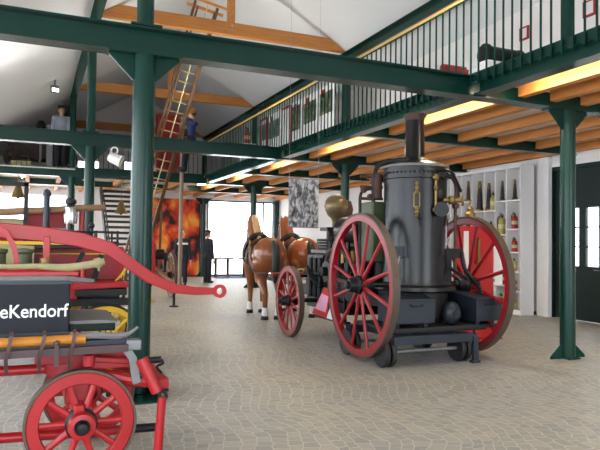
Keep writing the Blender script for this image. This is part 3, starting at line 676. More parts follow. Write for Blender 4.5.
g.build('hose_coil', M['soot'], EN, True)
# pole, swingletree
g = MB(); g.tube([(4.70, 9.1, 0.62), (4.70, 10.6, 0.68), (4.72, 13.1, 0.72)], 0.045, 10, 4).build('draw_pole', M['dbrown'], EN, True)
MB().box(4.6, 4.8, 10.2, 10.36, 0.66, 0.93).build('pole_block', M['black'], EN, True); MB().cyl((3.90, 10.28, 0.93), (4.5, 10.28, 0.93), 0.03).build('swingletree', M['red'], EN, True); MB().cyl((4.75, 10.28, 0.93), (5.4, 10.28, 0.93), 0.03).build('swingletree', M['red'], EN, True); MB().cyl((4.4, 10.30, 0.90), (5.0, 10.30, 0.90), 0.035).build('splinter_bar', M['black'], EN, True)

# dolly under the engine
t = thing('transport_dolly', 'blue-grey wheeled dolly carrying the rear of the steam fire engine', 'dolly', (4.55, 6.9, 0), 0.0)
MB().box(3.98, 5.15, 6.34, 6.48, 0.275, 0.385).box(3.98, 5.15, 7.5, 7.6, 0.275, 0.385).box(4.2, 4.32, 6.4, 7.6, 0.30, 0.39).box(4.95, 5.07, 6.4, 7.6, 0.30, 0.39).build('frame', M['bluegrey'], t, True, bevel=0.008)
MB().cyl((3.95, 6.52, 0.175), (5.1, 6.52, 0.175), 0.022).build('axle', M['grey'], t, True); MB().cyl((3.95, 7.4, 0.175), (5.1, 7.4, 0.175), 0.022).build('axle', M['grey'], t, True)
for x, y in ((3.95, 6.5), (5.10, 6.55), (3.95, 7.4), (5.10, 7.4)):
    g = MB()
    for dx in (-0.045, 0.045): g.lathe([(0, -0.03), (0.165, -0.03), (0.175, -0.015), (0.175, 0.015), (0.165, 0.03), (0, 0.03)], Matrix.Translation((x + dx, y, 0.175)) @ AX, 28)
    g.build('wheel', M['rubber'], t, True)
g = MB(); g.box(5.16, 5.24, 6.34, 6.38, 0.03, 0.34).box(5.14, 5.26, 6.33, 6.40, 0.0, 0.03).cyl((5.20, 6.35, 0.14), (5.20, 6.325, 0.14), 0.02).box(5.1, 5.24, 6.36, 6.46, 0.28, 0.37).build('coupling_plate', M['bluegrey'], t, True)
# red placard leaning on the chassis
t = thing('information_placard', 'red and white placard leaning on the chassis between the engine wheels', 'placard', (4.2, 8.75, 0.34))
MB().prism([(9.10, 0.36), (8.58, 0.345), (8.44, 0.78), (8.66, 0.82)], 'X', 4.155, 4.17).build('board', M['brightred'], t, True, False)
MB().prism([(8.98, 0.45), (8.60, 0.43), (8.50, 0.68), (8.74, 0.71)], 'X', 4.150, 4.156).build('pale_sheet', M['pink'], t, True, False)
MB().prism([(8.57, 0.345), (8.32, 0.34), (8.42, 0.56)], 'X', 4.158, 4.168).build('white_corner', M['white'], t, True, False)

# ---------------------------------------------------------------- horses
def horse(x, y, coat, label, mane):
    t = thing('harness_horse', label, 'horse', (x, y, 0), -0.09, 'pair of model horses')
    b = MB()
    b.ball((0, 0.02, 1.17), (0.30, 0.72, 0.32)); b.ball((0, -0.50, 1.26), (0.335, 0.37, 0.345)); b.ball((0, 0.48, 1.22), (0.27, 0.36, 0.37))
    b.ball((0, -0.2, 1.30), (0.26, 0.5, 0.25)); b.ball((0, 0.42, 1.43), (0.13, 0.32, 0.15))
    for k in range(8):
        u = k / 7; b.ball((0, 0.60 + 0.28 * u, 1.36 + 0.52 * u), (0.19 - 0.055 * u, 0.27 - 0.09 * u, 0.22 - 0.05 * u))
    capsule(b, (0, 0.93, 1.93), 0.125, (0, 1.26, 1.62), 0.07); b.ball((0, 1.0, 1.80), (0.10, 0.14, 0.13)); b.ball((0, 1.28, 1.59), (0.075, 0.075, 0.07))
    for s in (-1, 1):
        capsule(b, (s * 0.17, -0.55, 1.10), 0.20, (s * 0.17, -0.46, 0.80), 0.125); capsule(b, (s * 0.17, -0.46, 0.80), 0.115, (s * 0.14, -0.70, 0.50), 0.066)
        capsule(b, (s * 0.14, -0.70, 0.50), 0.062, (s * 0.13, -0.67, 0.18), 0.048); capsule(b, (s * 0.13, -0.67, 0.18), 0.05, (s * 0.13, -0.62, 0.08), 0.05)
        capsule(b, (s * 0.16, 0.50, 1.05), 0.16, (s * 0.15, 0.52, 0.78), 0.095); capsule(b, (s * 0.15, 0.52, 0.78), 0.085, (s * 0.13, 0.56, 0.47), 0.06)
        capsule(b, (s * 0.13, 0.56, 0.47), 0.056, (s * 0.13, 0.55, 0.18), 0.044); capsule(b, (s * 0.13, 0.55, 0.18), 0.048, (s * 0.13, 0.60, 0.08), 0.05)
        b.cyl((s * 0.07, 0.92, 1.99), (s * 0.095, 0.93, 2.12), 0.042, 0.01)
    remesh(b, 'body', M[coat], t, 0.022, 5)
    for s in (-1, 1):
        for yy in (-0.63, 0.59):
            MB().cyl((s * 0.13, yy, 0.0), (s * 0.13, yy - 0.025, 0.09), 0.078, 0.062, 18).build('hoof', M['black'], t)
            MB().cyl((s * 0.13, yy - 0.025, 0.085), (s * 0.13, yy - 0.05, 0.24), 0.064, 0.056, 16).build('white_sock', M['white'], t)
        MB().ball((s * 0.10, 1.03, 1.86), 0.022, 1).build('eye', M['black'], t)
    MB().tube([(0, -0.80, 1.50), (0, -0.89, 1.42), (0, -0.93, 1.2), (0, -0.92, 0.95), (0, -0.89, 0.72)], [0.05, 0.075, 0.08, 0.075, 0.02], 12, 5).build('tail', M['mane'], t)
    MB().tube([(0, 0.88, 2.05), (0, 0.74, 1.98), (0, 0.58, 1.80), (0, 0.44, 1.64), (0, 0.32, 1.56)], [0.05, 0.075, 0.08, 0.07, 0.03], 10, 5).build('mane', mane, t)
    # harness: collar, saddle pad, girth, breeching straps
    mt = Matrix.Translation((0, 0.56, 1.30)) @ Matrix.Rotation(-1.15, 4, 'X') @ Matrix.Diagonal((0.265, 0.37, 1, 1))
    MB().lathe([(0.93, -0.06), (1.12, -0.06), (1.22, 0.0), (1.12, 0.06), (0.93, 0.06), (0.88, 0)], mt, 28, True).build('collar', M['leather'], t)
    def band(y0, w, rx, rz, zc, nm, a0=0.0, a1=2 * PI, m_='leather', tilt=0.0, th=0.02):
        g = MB(); n = 30; rows = []
        for k in range(n + 1):
            a = a0 + (a1 - a0) * k / n; cs, sn = math.cos(a), math.sin(a)
            rows.append([g.bm.verts.new((cs * (rx + d), y0 + e - tilt * sn * 0.3, zc + sn * (rz + d))) for d, e in ((0, -w / 2), (th, -w / 2), (th, w / 2), (0, w / 2))])
        for A, B in zip(rows, rows[1:]):
            for k in range(4): g.bm.faces.new((A[k], A[(k + 1) % 4], B[(k + 1) % 4], B[k]))
        return g.build(nm, M[m_], t)
    band(0.20, 0.30, 0.292, 0.325, 1.18, 'saddle_pad', 0.25, PI - 0.25)
    band(0.22, 0.09, 0.292, 0.325, 1.17, 'girth_strap')
    band(-0.30, 0.045, 0.325, 0.335, 1.26, 'hip_strap', -0.5, PI + 0.5)
    for s in (-1, 1):
        g = MB(); g.tube([(s * 0.30, 0.50, 1.12), (s * 0.325, 0.2, 1.08), (s * 0.345, -0.3, 1.0), (s * 0.34, -0.7, 0.92), (s * 0.30, -1.4, 0.93)], 0.018, 6, 5).build('trace_strap', M['leather'], t)
        g = MB(); g.tube([(s * 0.20, 0.36, 1.52), (s * 0.28, 0.05, 1.40), (s * 0.335, -0.25, 1.18), (s * 0.34, -0.55, 1.0)], 0.02, 6, 5).build('side_strap', M['tanleather'], t)
    g = MB(); g.tube([(-0.12, 1.26, 1.64), (-0.135, 1.10, 1.86), (0, 0.98, 2.05), (0.135, 1.10, 1.86), (0.12, 1.26, 1.64)], 0.012, 6, 5); g.tube([(-0.10, 1.22, 1.74), (0, 1.27, 1.78), (0.10, 1.22, 1.74)], 0.011, 6, 4).build('bridle', M['leather'], t)
    return t
horse(4.31, 11.87, 'horse', 'brown model horse with black tail and white socks, nearer the hall centre', M['tan'])
horse(5.09, 11.95, 'chest', 'chestnut model horse harnessed nearer the shelf wall, half hidden by the steam engine', M['chest'])
# ---------------------------------------------------------------- hand pump cart in front
CT = thing('hand_pump_cart', 'slate blue hand pump cart with white lettering and red spoked wheels, nearest the camera', 'fire cart', (-0.6, 4.5, 0))
HZ = (0, 0, PI / 2)
def cartwheel(y, x, r, nm, sgn):
    wh = wheel(nm, CT, (x, y, r + 0.01), r, M['red'], M['tyre'], M['black'], 10, 0.075, 0.06, 0.098, 0.2, M['black'], 0.05, HZ, True, 0.016)
    MB().lathe([(0.05, -0.112), (0.078, -0.108), (0.086, -0.07), (0.05, -0.07)], AX, 28, True).build('hub_ring', M['red'], wh)
    return wh
cartwheel(4.13, 0.297, 0.337, 'front_wheel', 1); cartwheel(4.98, 0.41, 0.337, 'front_wheel', 1)
cartwheel(4.03, -2.0, 0.44, 'rear_wheel', 1); cartwheel(4.98, -2.0, 0.44, 'rear_wheel', 1)
MB().cyl((0.295, 4.1, 0.347), (0.412, 5.02, 0.347), 0.03).build('front_axle', M['red'], CT, True); MB().cyl((-2.0, 4.0, 0.45), (-2.0, 5.02, 0.45), 0.03).build('rear_axle', M['red'], CT, True)
panel = MB().box(-2.5, 0.213, 4.12, 4.92, 0.915, 1.235).build('body_panel', M['slate'], CT, True, bevel=0.008)
MB().box(-2.51, 0.222, 4.112, 4.93, 1.222, 1.24).box(-2.51, 0.222, 4.112, 4.93, 0.905, 0.925).build('panel_edging', M['bluegrey'], panel, True)
tx = D.curves.new('lettering', 'FONT'); tx.body = 'eKendorf'; tx.size = 0.1; tx.extrude = 0.0015; tx.offset = 0.0012
to = D.objects.new('lettering', tx); C.objects.link(to); bpy.context.view_layer.update()
tw = max(to.dimensions.x, 0.01); tx.size = 0.112; tx.materials.append(M['white'])
to.parent = panel; to.rotation_euler = (PI / 2, 0, 0); to.location = V((-0.182, 4.117, 1.022)) - V((-0.6, 4.5, 0))
bpy.context.view_layer.update()
sxx = 0.386 / max(to.dimensions.x, 0.01)
lme = D.meshes.new_from_object(to.evaluated_get(bpy.context.evaluated_depsgraph_get())); lloc = to.location.copy(); D.objects.remove(to)
to = D.objects.new('lettering', lme); C.objects.link(to); to.parent = panel; to.location = lloc; to.rotation_euler = (PI / 2, 0, 0)
to.scale = (sxx, 1, 1); to['label'] = 'white painted lettering'
MB().box(-2.5, 0.27, 4.18, 4.86, 1.262, 1.305).build('top_board', M['red'], CT, True, bevel=0.012)
MB().box(-2.48, 0.20, 4.22, 4.82, 1.235, 1.262).build('board_bearer', M['soot'], CT, True)
# footboard box in front of the panel
fb = MB().box(0.215, 0.50, 4.2, 4.84, 0.91, 0.962).build('footboard_box', M['dgreen'], CT, True, bevel=0.006)
MB().prism([(0.215, 0.962), (0.505, 0.962), (0.515, 0.972), (0.42, 0.982), (0.215, 0.982)], 'Y', 4.18, 4.86).build('footboard', M['sage'], fb, True)
# pole in its hooks, rails
MB().cyl((-2.5, 4.05, 0.868), (0.305, 4.05, 0.885), 0.034, 0.03, 14).build('carried_pole', M['ochre'], CT, True)
MB().bar((-2.5, 4.02, 0.800), (0.56, 4.02, 0.822), 0.03, 0.045).build('side_rail', M['plum'], CT, True)
MB().bar((-2.5, 4.10, 0.822), (0.56, 4.10, 0.848), 0.09, 0.05).build('ladder_trough', M['bluegrey'], CT, True)
MB().box(0.555, 0.645, 4.04, 4.13, 0.80, 0.865).build('rail_end_box', M['grey'], CT, True, bevel=0.006)
MB().tube([(0.21, 4.06, 0.90), (0.36, 4.05, 0.905), (0.50, 4.05, 0.895), (0.58, 4.04, 0.915), (0.62, 4.03, 0.95)], [0.02, 0.022, 0.022, 0.012, 0.008], 8, 6).build('hook_tip', M['sage'], CT, True)
for x in (-1.9, -1.2, -0.55, -0.125, 0.055, 0.225):
    MB().strip([(x + 0.012, 4.035, 0.945), (x + 0.015, 4.0, 0.925), (x + 0.002, 3.99, 0.86), (x - 0.012, 4.0, 0.79), (x - 0.01, 4.05, 0.70)], 0.022, 0.012, (1, 0, 0.25)).build('pole_hook', M['ironbrown'], CT, True)
g = MB().box(0.125, 0.15, 3.985, 4.01, 0.735, 0.865).ball((0.138, 3.997, 0.873), 0.02, 1).build('latch', M['plum'], CT, True)
# undercarriage
g = MB(); g.box(0.02, 0.62, 4.3, 4.42, 0.69, 0.79).box(0.02, 0.62, 4.6, 4.72, 0.69, 0.79).cyl((0.28, 4.5, 0.60), (0.28, 4.5, 0.80), 0.2, seg=28).build('turntable', M['dred'], CT, True, bevel=0.006)
MB().cyl((0.335, 4.12, 0.70), (0.335, 4.12, 0.775), 0.036, seg=16).box(0.25, 0.31, 4.08, 5.0, 0.33, 0.47).box(0.2, 0.36, 4.2, 4.8, 0.45, 0.6).build('bolster', M['red'], CT, True, bevel=0.008)
g = MB(); g.tube([(0.10, 4.25, 0.56), (0.40, 4.22, 0.62), (0.62, 4.15, 0.585), (0.83, 4.10, 0.565)], 0.038, 10, 6).tube([(0.10, 4.75, 0.56), (0.40, 4.72, 0.62), (0.62, 4.65, 0.585), (0.83, 4.60, 0.565)], 0.038, 10, 6)
g.box(0.36, 0.60, 4.2, 4.7, 0.66, 0.72).bar((0.30, 4.2, 0.74), (0.62, 4.2, 0.70), 0.05, 0.035).box(0.76, 0.83, 4.05, 4.7, 0.535, 0.60).build('shafts', M['red'], CT, True, bevel=0.006)
MB().strip([(0.56, 4.1, 0.80), (0.60, 4.1, 0.74), (0.62, 4.1, 0.62), (0.63, 4.1, 0.58)], 0.05, 0.05).build('bent_bracket', M['grey'], CT, True)
MB().cyl((0.648, 4.04, 0.742), (0.745, 4.0, 0.53), 0.042, 0.036, 16).build('strut', M['red'], CT, True)
MB().cyl((0.70, 4.2, 0.70), (0.80, 4.18, 0.705), 0.022).tube([(0.80, 4.18, 0.705), (0.81, 4.17, 0.68), (0.77, 4.17, 0.66), (0.80, 4.15, 0.62)], 0.009, 6, 4).build('drawbar_hook', M['black'], CT, True)
MB().tube([(0.745, 4.0, 0.53), (0.79, 3.99, 0.53), (0.80, 3.99, 0.495), (0.775, 3.99, 0.475), (0.755, 3.99, 0.50)], 0.011, 8, 5).build('shackle', M['black'], CT, True)
MB().cyl((0.775, 3.99, 0.50), (0.752, 4.0, 0.10), 0.027, 0.03, 14).build('folded_shaft', M['red'], CT, True)
rp = MB().cyl((-2.2, 4.55, 0.25), (0.58, 4.55, 0.155), 0.034, seg=14).build('reach_pole', M['red'], CT, True)
MB().cyl((0.58, 4.55, 0.155), (0.86, 4.55, 0.147), 0.031, seg=14).build('pole_end', M['black'], rp, True)
MB().cyl((-2.1, 4.5, 0.64), (0.10, 4.5, 0.63), 0.034, seg=14).build('perch_pole', M['red'], CT, True)
# pump and lever
xs = [(-1.7, 1.47), (-0.9, 1.53), (-0.209, 1.556), (0.034, 1.536), (0.289, 1.500), (0.489, 1.440), (0.627, 1.335), (0.769, 1.232), (0.951, 1.152), (1.10, 1.133), (1.25, 1.130)]
g = MB(); g.strip([(x, 4.5, z) for x, z in xs], 0.035, [0.09, 0.10, 0.10, 0.10, 0.10, 0.095, 0.085, 0.08, 0.07, 0.06, 0.05])
lv = g.build('pump_lever', M['red'], CT, True, bevel=0.006)
MB().lathe([(0.026, -0.018), (0.05, -0.018), (0.05, 0.018), (0.026, 0.018)], Matrix.Translation((1.288, 4.5, 1.128)) @ Matrix.Rotation(PI / 2, 4, 'X'), 26, True).build('lever_eye', M['red'], lv, True)
MB().cyl((0.085, 4.47, 1.50), (0.085, 4.53, 1.50), 0.022).build('pivot_bolt', M['brass'], lv, True)
MB().box(0.055, 0.10, 4.46, 4.54, 1.30, 1.52).box(0.03, 0.12, 4.44, 4.56, 1.30, 1.33).build('lever_post', M['red'], CT, True, bevel=0.006)
MB().strip([(-0.24, 4.40, 1.58), (-0.17, 4.40, 1.54), (-0.125, 4.40, 1.46), (-0.105, 4.40, 1.38), (-0.10, 4.40, 1.30)], 0.05, 0.032).build('arched_stay', M['red'], CT, True)
for x in (-0.06, -0.22, -0.5): MB().lathe([(0, 1.30), (0.06, 1.30), (0.06, 1.33), (0.05, 1.34), (0.05, 1.40), (0.06, 1.41), (0.06, 1.43), (0, 1.44)], Matrix.Translation((x, 4.55, 0)), 20).build('pump_cylinder', M['olive'], CT, True)
MB().cyl((0.07, 4.38, 1.305), (0.07, 4.38, 1.375), 0.036).build('outlet_cap', M['brass'], CT, True)
hs = MB().tube([(-0.9, 4.2, 1.328), (-0.15, 4.2, 1.328), (0.02, 4.2, 1.33), (0.20, 4.19, 1.322), (0.38, 4.18, 1.35)], [0.016, 0.016, 0.018, 0.026, 0.024], 10, 6).build('suction_hose', M['hose'], CT, True)
MB().cyl((0.36, 4.18, 1.347), (0.40, 4.18, 1.356), 0.032, seg=16).cyl((0.40, 4.18, 1.356), (0.42, 4.18, 1.361), 0.022).bar((0.385, 4.17, 1.36), (0.385, 4.16, 1.30), 0.012, 0.012).build('hose_coupling', M['hose'], hs, True)
MB().tube([(-2.0, 4.17, 1.245), (-0.05, 4.16, 1.25), (0.2, 4.17, 1.248), (0.36, 4.2, 1.235)], [0.022, 0.024, 0.022, 0.012], 10, 5).build('rolled_cover', M['sage'], CT, True)

# ---------------------------------------------------------------- yellow wheeled wagon behind it
W2 = thing('fire_wagon', 'red fire wagon with yellow spoked wheels, behind the slate blue cart', 'fire wagon', (-0.4, 7.7, 0))
for x, y in ((0.74, 7.05), (0.74, 8.35), (-1.6, 7.05), (-1.6, 8.35)):
    wheel('wheel', W2, (x, y, 0.40), 0.40, M['yellow'], M['black'], M['yellow'], 12, 0.065, 0.06, 0.07, 0.2, M['black'], 0.045, HZ, True, 0.02)
MB().cyl((0.74, 7.0, 0.40), (0.74, 8.4, 0.40), 0.03).build('front_axle', M['soot'], W2, True); MB().cyl((-1.6, 7.0, 0.40), (-1.6, 8.4, 0.40), 0.03).build('rear_axle', M['soot'], W2, True); MB().box(-2.0, 1.0, 7.25, 7.35, 0.76, 0.84).box(-2.0, 1.0, 8.05, 8.15, 0.76, 0.84).box(0.68, 0.8, 7.1, 8.3, 0.4, 0.78).box(-1.66, -1.54, 7.1, 8.3, 0.4, 0.78).build('undercarriage', M['soot'], W2, True)
MB().prism([(0.40, 0.955), (0.99, 0.975), (1.0, 1.0), (0.99, 1.03), (0.45, 1.03), (0.40, 1.0)], 'Y', 7.1, 8.3).build('footboard', M['red'], W2, True, bevel=0.008)
MB().box(0.42, 0.97, 7.14, 8.26, 0.885, 0.955).build('footboard_bearer', M['soot'], W2, True)
bd = MB().box(-2.0, 0.98, 7.55, 8.3, 1.03, 1.42).box(-2.0, 0.45, 7.2, 8.3, 0.84, 1.20).build('body', M['dred'], W2, True, bevel=0.01)
MB().box(-2.0, 0.42, 7.185, 7.2, 1.175, 1.215).box(-2.0, 0.48, 7.3, 7.56, 1.44, 1.475).box(-1.0, 0.97, 7.535, 7.555, 1.33, 1.345).build('yellow_trim', M['yellow'], bd, True)
MB().box(-2.0, 0.5, 7.3, 7.56, 1.395, 1.44).build('seat_cushion', M['soot'], W2, True, bevel=0.01)
MB().cyl((0.50, 7.15, 1.03), (0.50, 7.15, 1.20), 0.03).ball((0.5, 7.15, 1.2), 0.034, 1).build('lamp_stub', M['red'], W2, True)
MB().strip([(0.50, 7.22, 1.36), (0.46, 7.22, 1.28), (0.42, 7.22, 1.20)], 0.05, 0.05).build('seat_iron', M['black'], W2, True); MB().strip([(0.72, 7.5, 1.33), (0.68, 7.5, 1.2), (0.64, 7.45, 1.03)], 0.04, 0.06).build('brake_lever', M['black'], W2, True)
g = MB()
for k in range(4): g.cyl((0.86 + 0.03 * k, 7.3, 1.03 + 0.02 * k), (1.0, 7.3, 1.2 + 0.03 * k), 0.009)
g.build('yellow_rods', M['yellow'], W2, True)
g = MB()
for z in (1.47, 1.60): g.cyl((0.1, 8.2, z), (1.0, 8.2, z), 0.014)
for x in (0.12, 0.42, 0.72, 0.98): g.cyl((x, 8.2, 1.40), (x, 8.2, 1.62), 0.014)
g.ball((0.66, 8.2, 1.68), 0.04).cyl((0.66, 8.2, 1.6), (0.66, 8.2, 1.66), 0.015).build('guard_rail', M['black'], W2, True)
MB().lathe([(0, -0.7), (0.14, -0.7), (0.15, -0.5), (0.15, 0.5), (0.14, 0.7), (0, 0.7)], Matrix.Translation((-0.7, 7.36, 1.30)) @ AX, 20).build('rolled_hose', M['hose'], W2, True)

# ---------------------------------------------------------------- third wagon with tall red box
W3 = thing('hose_wagon', 'tall dark red hose wagon carrying a long wooden pole, in front of the brass bells', 'fire wagon', (-0.2, 10.2, 0))
for x, y in ((0.55, 9.7), (0.55, 11.0), (-1.5, 9.7), (-1.5, 11.0)):
    wheel('wheel', W3, (x, y, 0.5), 0.5, M['red'], M['black'], M['black'], 12, 0.07, 0.06, 0.08, 0.22, None, 0.045, HZ, True)
MB().cyl((0.55, 9.65, 0.5), (0.55, 11.05, 0.5), 0.03).build('front_axle', M['soot'], W3, True); MB().cyl((-1.5, 9.65, 0.5), (-1.5, 11.05, 0.5), 0.03).build('rear_axle', M['soot'], W3, True); MB().box(0.48, 0.62, 9.8, 10.9, 0.5, 0.95).box(-1.57, -1.43, 9.8, 10.9, 0.5, 0.95).box(-2.0, 0.9, 9.9, 10.8, 0.92, 1.0).build('undercarriage', M['soot'], W3, True)
MB().box(-1.9, 0.46, 9.9, 10.8, 1.0, 1.50).build('lower_body', M['dred'], W3, True, bevel=0.012)
MB().box(-0.13, 0.45, 10.2, 10.75, 1.50, 1.96).box(-0.13, 0.45, 9.95, 10.2, 1.50, 1.66).build('tall_box', M['dred'], W3, True, bevel=0.012)
MB().box(-0.15, 0.47, 9.93, 10.77, 1.645, 1.67).build('box_edge', M['grey'], W3, True)
MB().lathe([(0, -0.75), (0.09, -0.75), (0.10, -0.6), (0.10, 0.6), (0.09, 0.75), (0, 0.75)], Matrix.Translation((-0.90, 9.95, 1.70)) @ AX, 20).build('canvas_hose_roll', M['hose'], W3, True)
MB().box(-1.7, -0.12, 9.85, 10.05, 1.50, 1.60).build('hose_shelf', M['dred'], W3, True)
MB().tube([(-2.6, 9.9, 1.80), (-0.4, 9.9, 1.89), (0.7, 9.9, 1.985), (0.99, 9.9, 2.0)], [0.05, 0.055, 0.05, 0.045], 12, 3).build('carried_pole', M['oldwood'], W3, True)
MB().box(-0.155, -0.095, 9.84, 9.9, 1.0, 2.32).box(-0.5, -0.095, 9.84, 9.9, 2.27, 2.33).build('upright_post', M['soot'], W3, True)
MB().cyl((0.155, 9.80, 1.42), (0.155, 9.80, 2.14), 0.045, seg=16).lathe([(0, 2.13), (0.06, 2.13), (0.06, 2.17), (0.045, 2.22), (0, 2.25)], Matrix.Translation((0.155, 9.80, 0)), 16).cyl((0.155, 9.80, 1.0), (0.155, 9.80, 1.42), 0.035).build('brake_column', M['bluegrey'], W3, True)
ln = MB().lathe([(0, -0.14), (0.09, -0.12), (0.105, 0.0), (0.09, 0.12), (0.05, 0.16), (0, 0.17)], Matrix.Translation((0.49, 9.85, 1.86)), 24).build('carriage_lantern', M['steel'], W3, True)
MB().lathe([(0.045, 2.02), (0.08, 2.04), (0.085, 2.09), (0.05, 2.12), (0, 2.13)], Matrix.Translation((0.49, 9.85, 0)), 20).build('lantern_top', M['black'], ln, True); MB().cyl((0.49, 9.85, 1.46), (0.49, 9.85, 1.72), 0.03).box(0.42, 0.56, 9.8, 9.95, 1.40, 1.48).build('lantern_bracket', M['black'], ln, True)
MB().cyl((0.66, 9.95, 1.55), (0.66, 9.95, 1.93), 0.045).box(0.44, 0.8, 9.92, 10.3, 1.44, 1.55).build('red_tube', M['red'], W3, True)
g = MB()
for z in (1.40, 1.62): g.cyl((0.45, 9.92, z), (1.12, 9.92, z), 0.016)
for x in (0.6, 0.85, 1.1): g.cyl((x, 9.92, 1.0), (x, 9.92, 1.64), 0.016)
g.box(0.45, 1.15, 9.9, 10.6, 0.96, 1.0).build('side_frame', M['black'], W3, True)

# ---------------------------------------------------------------- tall wheeled ladder
t = thing('wheeled_ladder', 'tall wooden extension ladder on a two-wheeled carriage, leaning up to the timber ties', 'ladder', (2.9, 16.2, 0))
B0, B1 = V((2.26, 16.0, 0.75)), V((3.38, 13.22, 6.75)); dl = (B1 - B0); L_ = dl.length; du = dl.normalized()
sx = V((1, 0, 0)); sx = (sx - du * sx.dot(du)).normalized(); nn = sx.cross(du)
for s in (-1, 1): MB().bar(B0 + sx * s * 0.26, B1 + sx * s * 0.26, 0.05, 0.075, nn).build('rail', M['ladder'], t, True)
I0 = B0 + nn * 0.09 + du * 0.4; I1 = B1 + nn * 0.09 - du * 0.1
for s in (-1, 1): MB().bar(I0 + sx * s * 0.20, I1 + sx * s * 0.20, 0.035, 0.06, nn).build('inner_rail', M['ladder'], t, True)
rm = MB().cyl((-0.26, 0, 0), (0.26, 0, 0), 0.014, seg=8).mesh('rung', M['rung'])
iw = wm(t).inverted(); n = 28; rmx = Matrix((sx, du, sx.cross(du))).transposed().to_euler()
for k in range(n):
    inst('rung', rm, t, iw @ (B0 + du * (L_ * (k + 0.5) / n)), rmx)
MB().cyl(B0 + nn * 0.12, B1 + nn * 0.12, 0.012, seg=6).build('hoisting_rope', M['cream'], t, True)
g = MB(); e = B1 - du * 0.12; g.bar(e - sx * 0.42, e + sx * 0.42, 0.07, 0.05, nn).bar(e - sx * 0.36 + du * 0.16, e + sx * 0.5 + du * 0.16, 0.06, 0.04, nn).build('head_bar', M['timberx'], t, True)
for x in (2.1, 3.36): wheel('carriage_wheel', t, (x, 16.35, 0.60), 0.60, M['oldwood'], M['tyre'], M['black'], 12, 0.08, 0.07, 0.1, 0.24, None, 0.05, (0, 0, 0), True)
g = MB(); g.cyl((2.2, 16.35, 0.60), (3.45, 16.35, 0.60), 0.04).box(2.5, 3.15, 16.28, 16.42, 0.55, 0.75)
g.bar((2.45, 16.4, 0.72), (2.45, 14.6, 0.50), 0.07, 0.09).bar((3.0, 16.4, 0.72), (3.0, 14.6, 0.50), 0.07, 0.09).bar((2.4, 14.7, 0.50), (3.1, 14.7, 0.50), 0.07, 0.07)
g.bar((2.5, 16.3, 0.7), B0 + du * 1.8 - sx * 0.2, 0.06, 0.06).bar((3.05, 16.5, 0.7), B0 + du * 1.9 + sx * 0.28, 0.06, 0.06).build('carriage_frame', M['oldwood'], t, True)
g = MB(); g.lathe([(0.10, -0.2), (0.14, -0.2), (0.14, 0.2), (0.10, 0.2)], Matrix.Translation((2.85, 15.9, 1.15)) @ AX, 22, True).cyl((2.55, 15.9, 1.15), (3.15, 15.9, 1.15), 0.03)
for k in range(6): a = PI * k / 3; g.bar((3.15, 15.9, 1.15), (3.15, 15.9 + 0.2 * math.cos(a), 1.15 + 0.2 * math.sin(a)), 0.02, 0.03)
g.box(2.55, 2.62, 15.85, 15.95, 0.7, 1.2).box(3.05, 3.12, 15.85, 15.95, 0.7, 1.2).build('winch', M['black'], t, True)
MB().lathe([(0, 0.0), (0.09, 0.0), (0.09, 0.18), (0.05, 0.24), (0.02, 0.27), (0, 0.27)], Matrix.Translation((2.72, 15.6, 1.22)), 18).box(2.66, 2.78, 15.54, 15.66, 0.6, 1.22).build('red_lamp', M['red'], t, True)
t2 = thing('jack_stand', 'small dark jack stand on the paving in front of the wheeled ladder', 'stand', (2.95, 14.05, 0))
MB().cyl((0, 0, 0.02), (0, 0, 0.45), 0.03).build('post', M['black'], t2); MB().cyl((0, 0, 0), (0, 0, 0.03), 0.11, 0.09, 20).build('foot', M['black'], t2); MB().box(-0.10, 0.10, -0.05, 0.05, 0.44, 0.49).build('head', M['dred'], t2)
t2 = thing('wheel_chock', 'yellow wheel chock on the paving by the ladder carriage', 'chock', (2.55, 15.3, 0))
MB().prism([(-0.17, 0), (0.17, 0), (0.17, 0.05), (0.0, 0.12), (-0.17, 0.12)], 'Y', -0.08, 0.08).build('block', M['yellow'], t2, bevel=0.008); MB().cyl((-0.12, -0.085, 0.06), (-0.12, 0.085, 0.06), 0.02).build('grip', M['black'], t2)

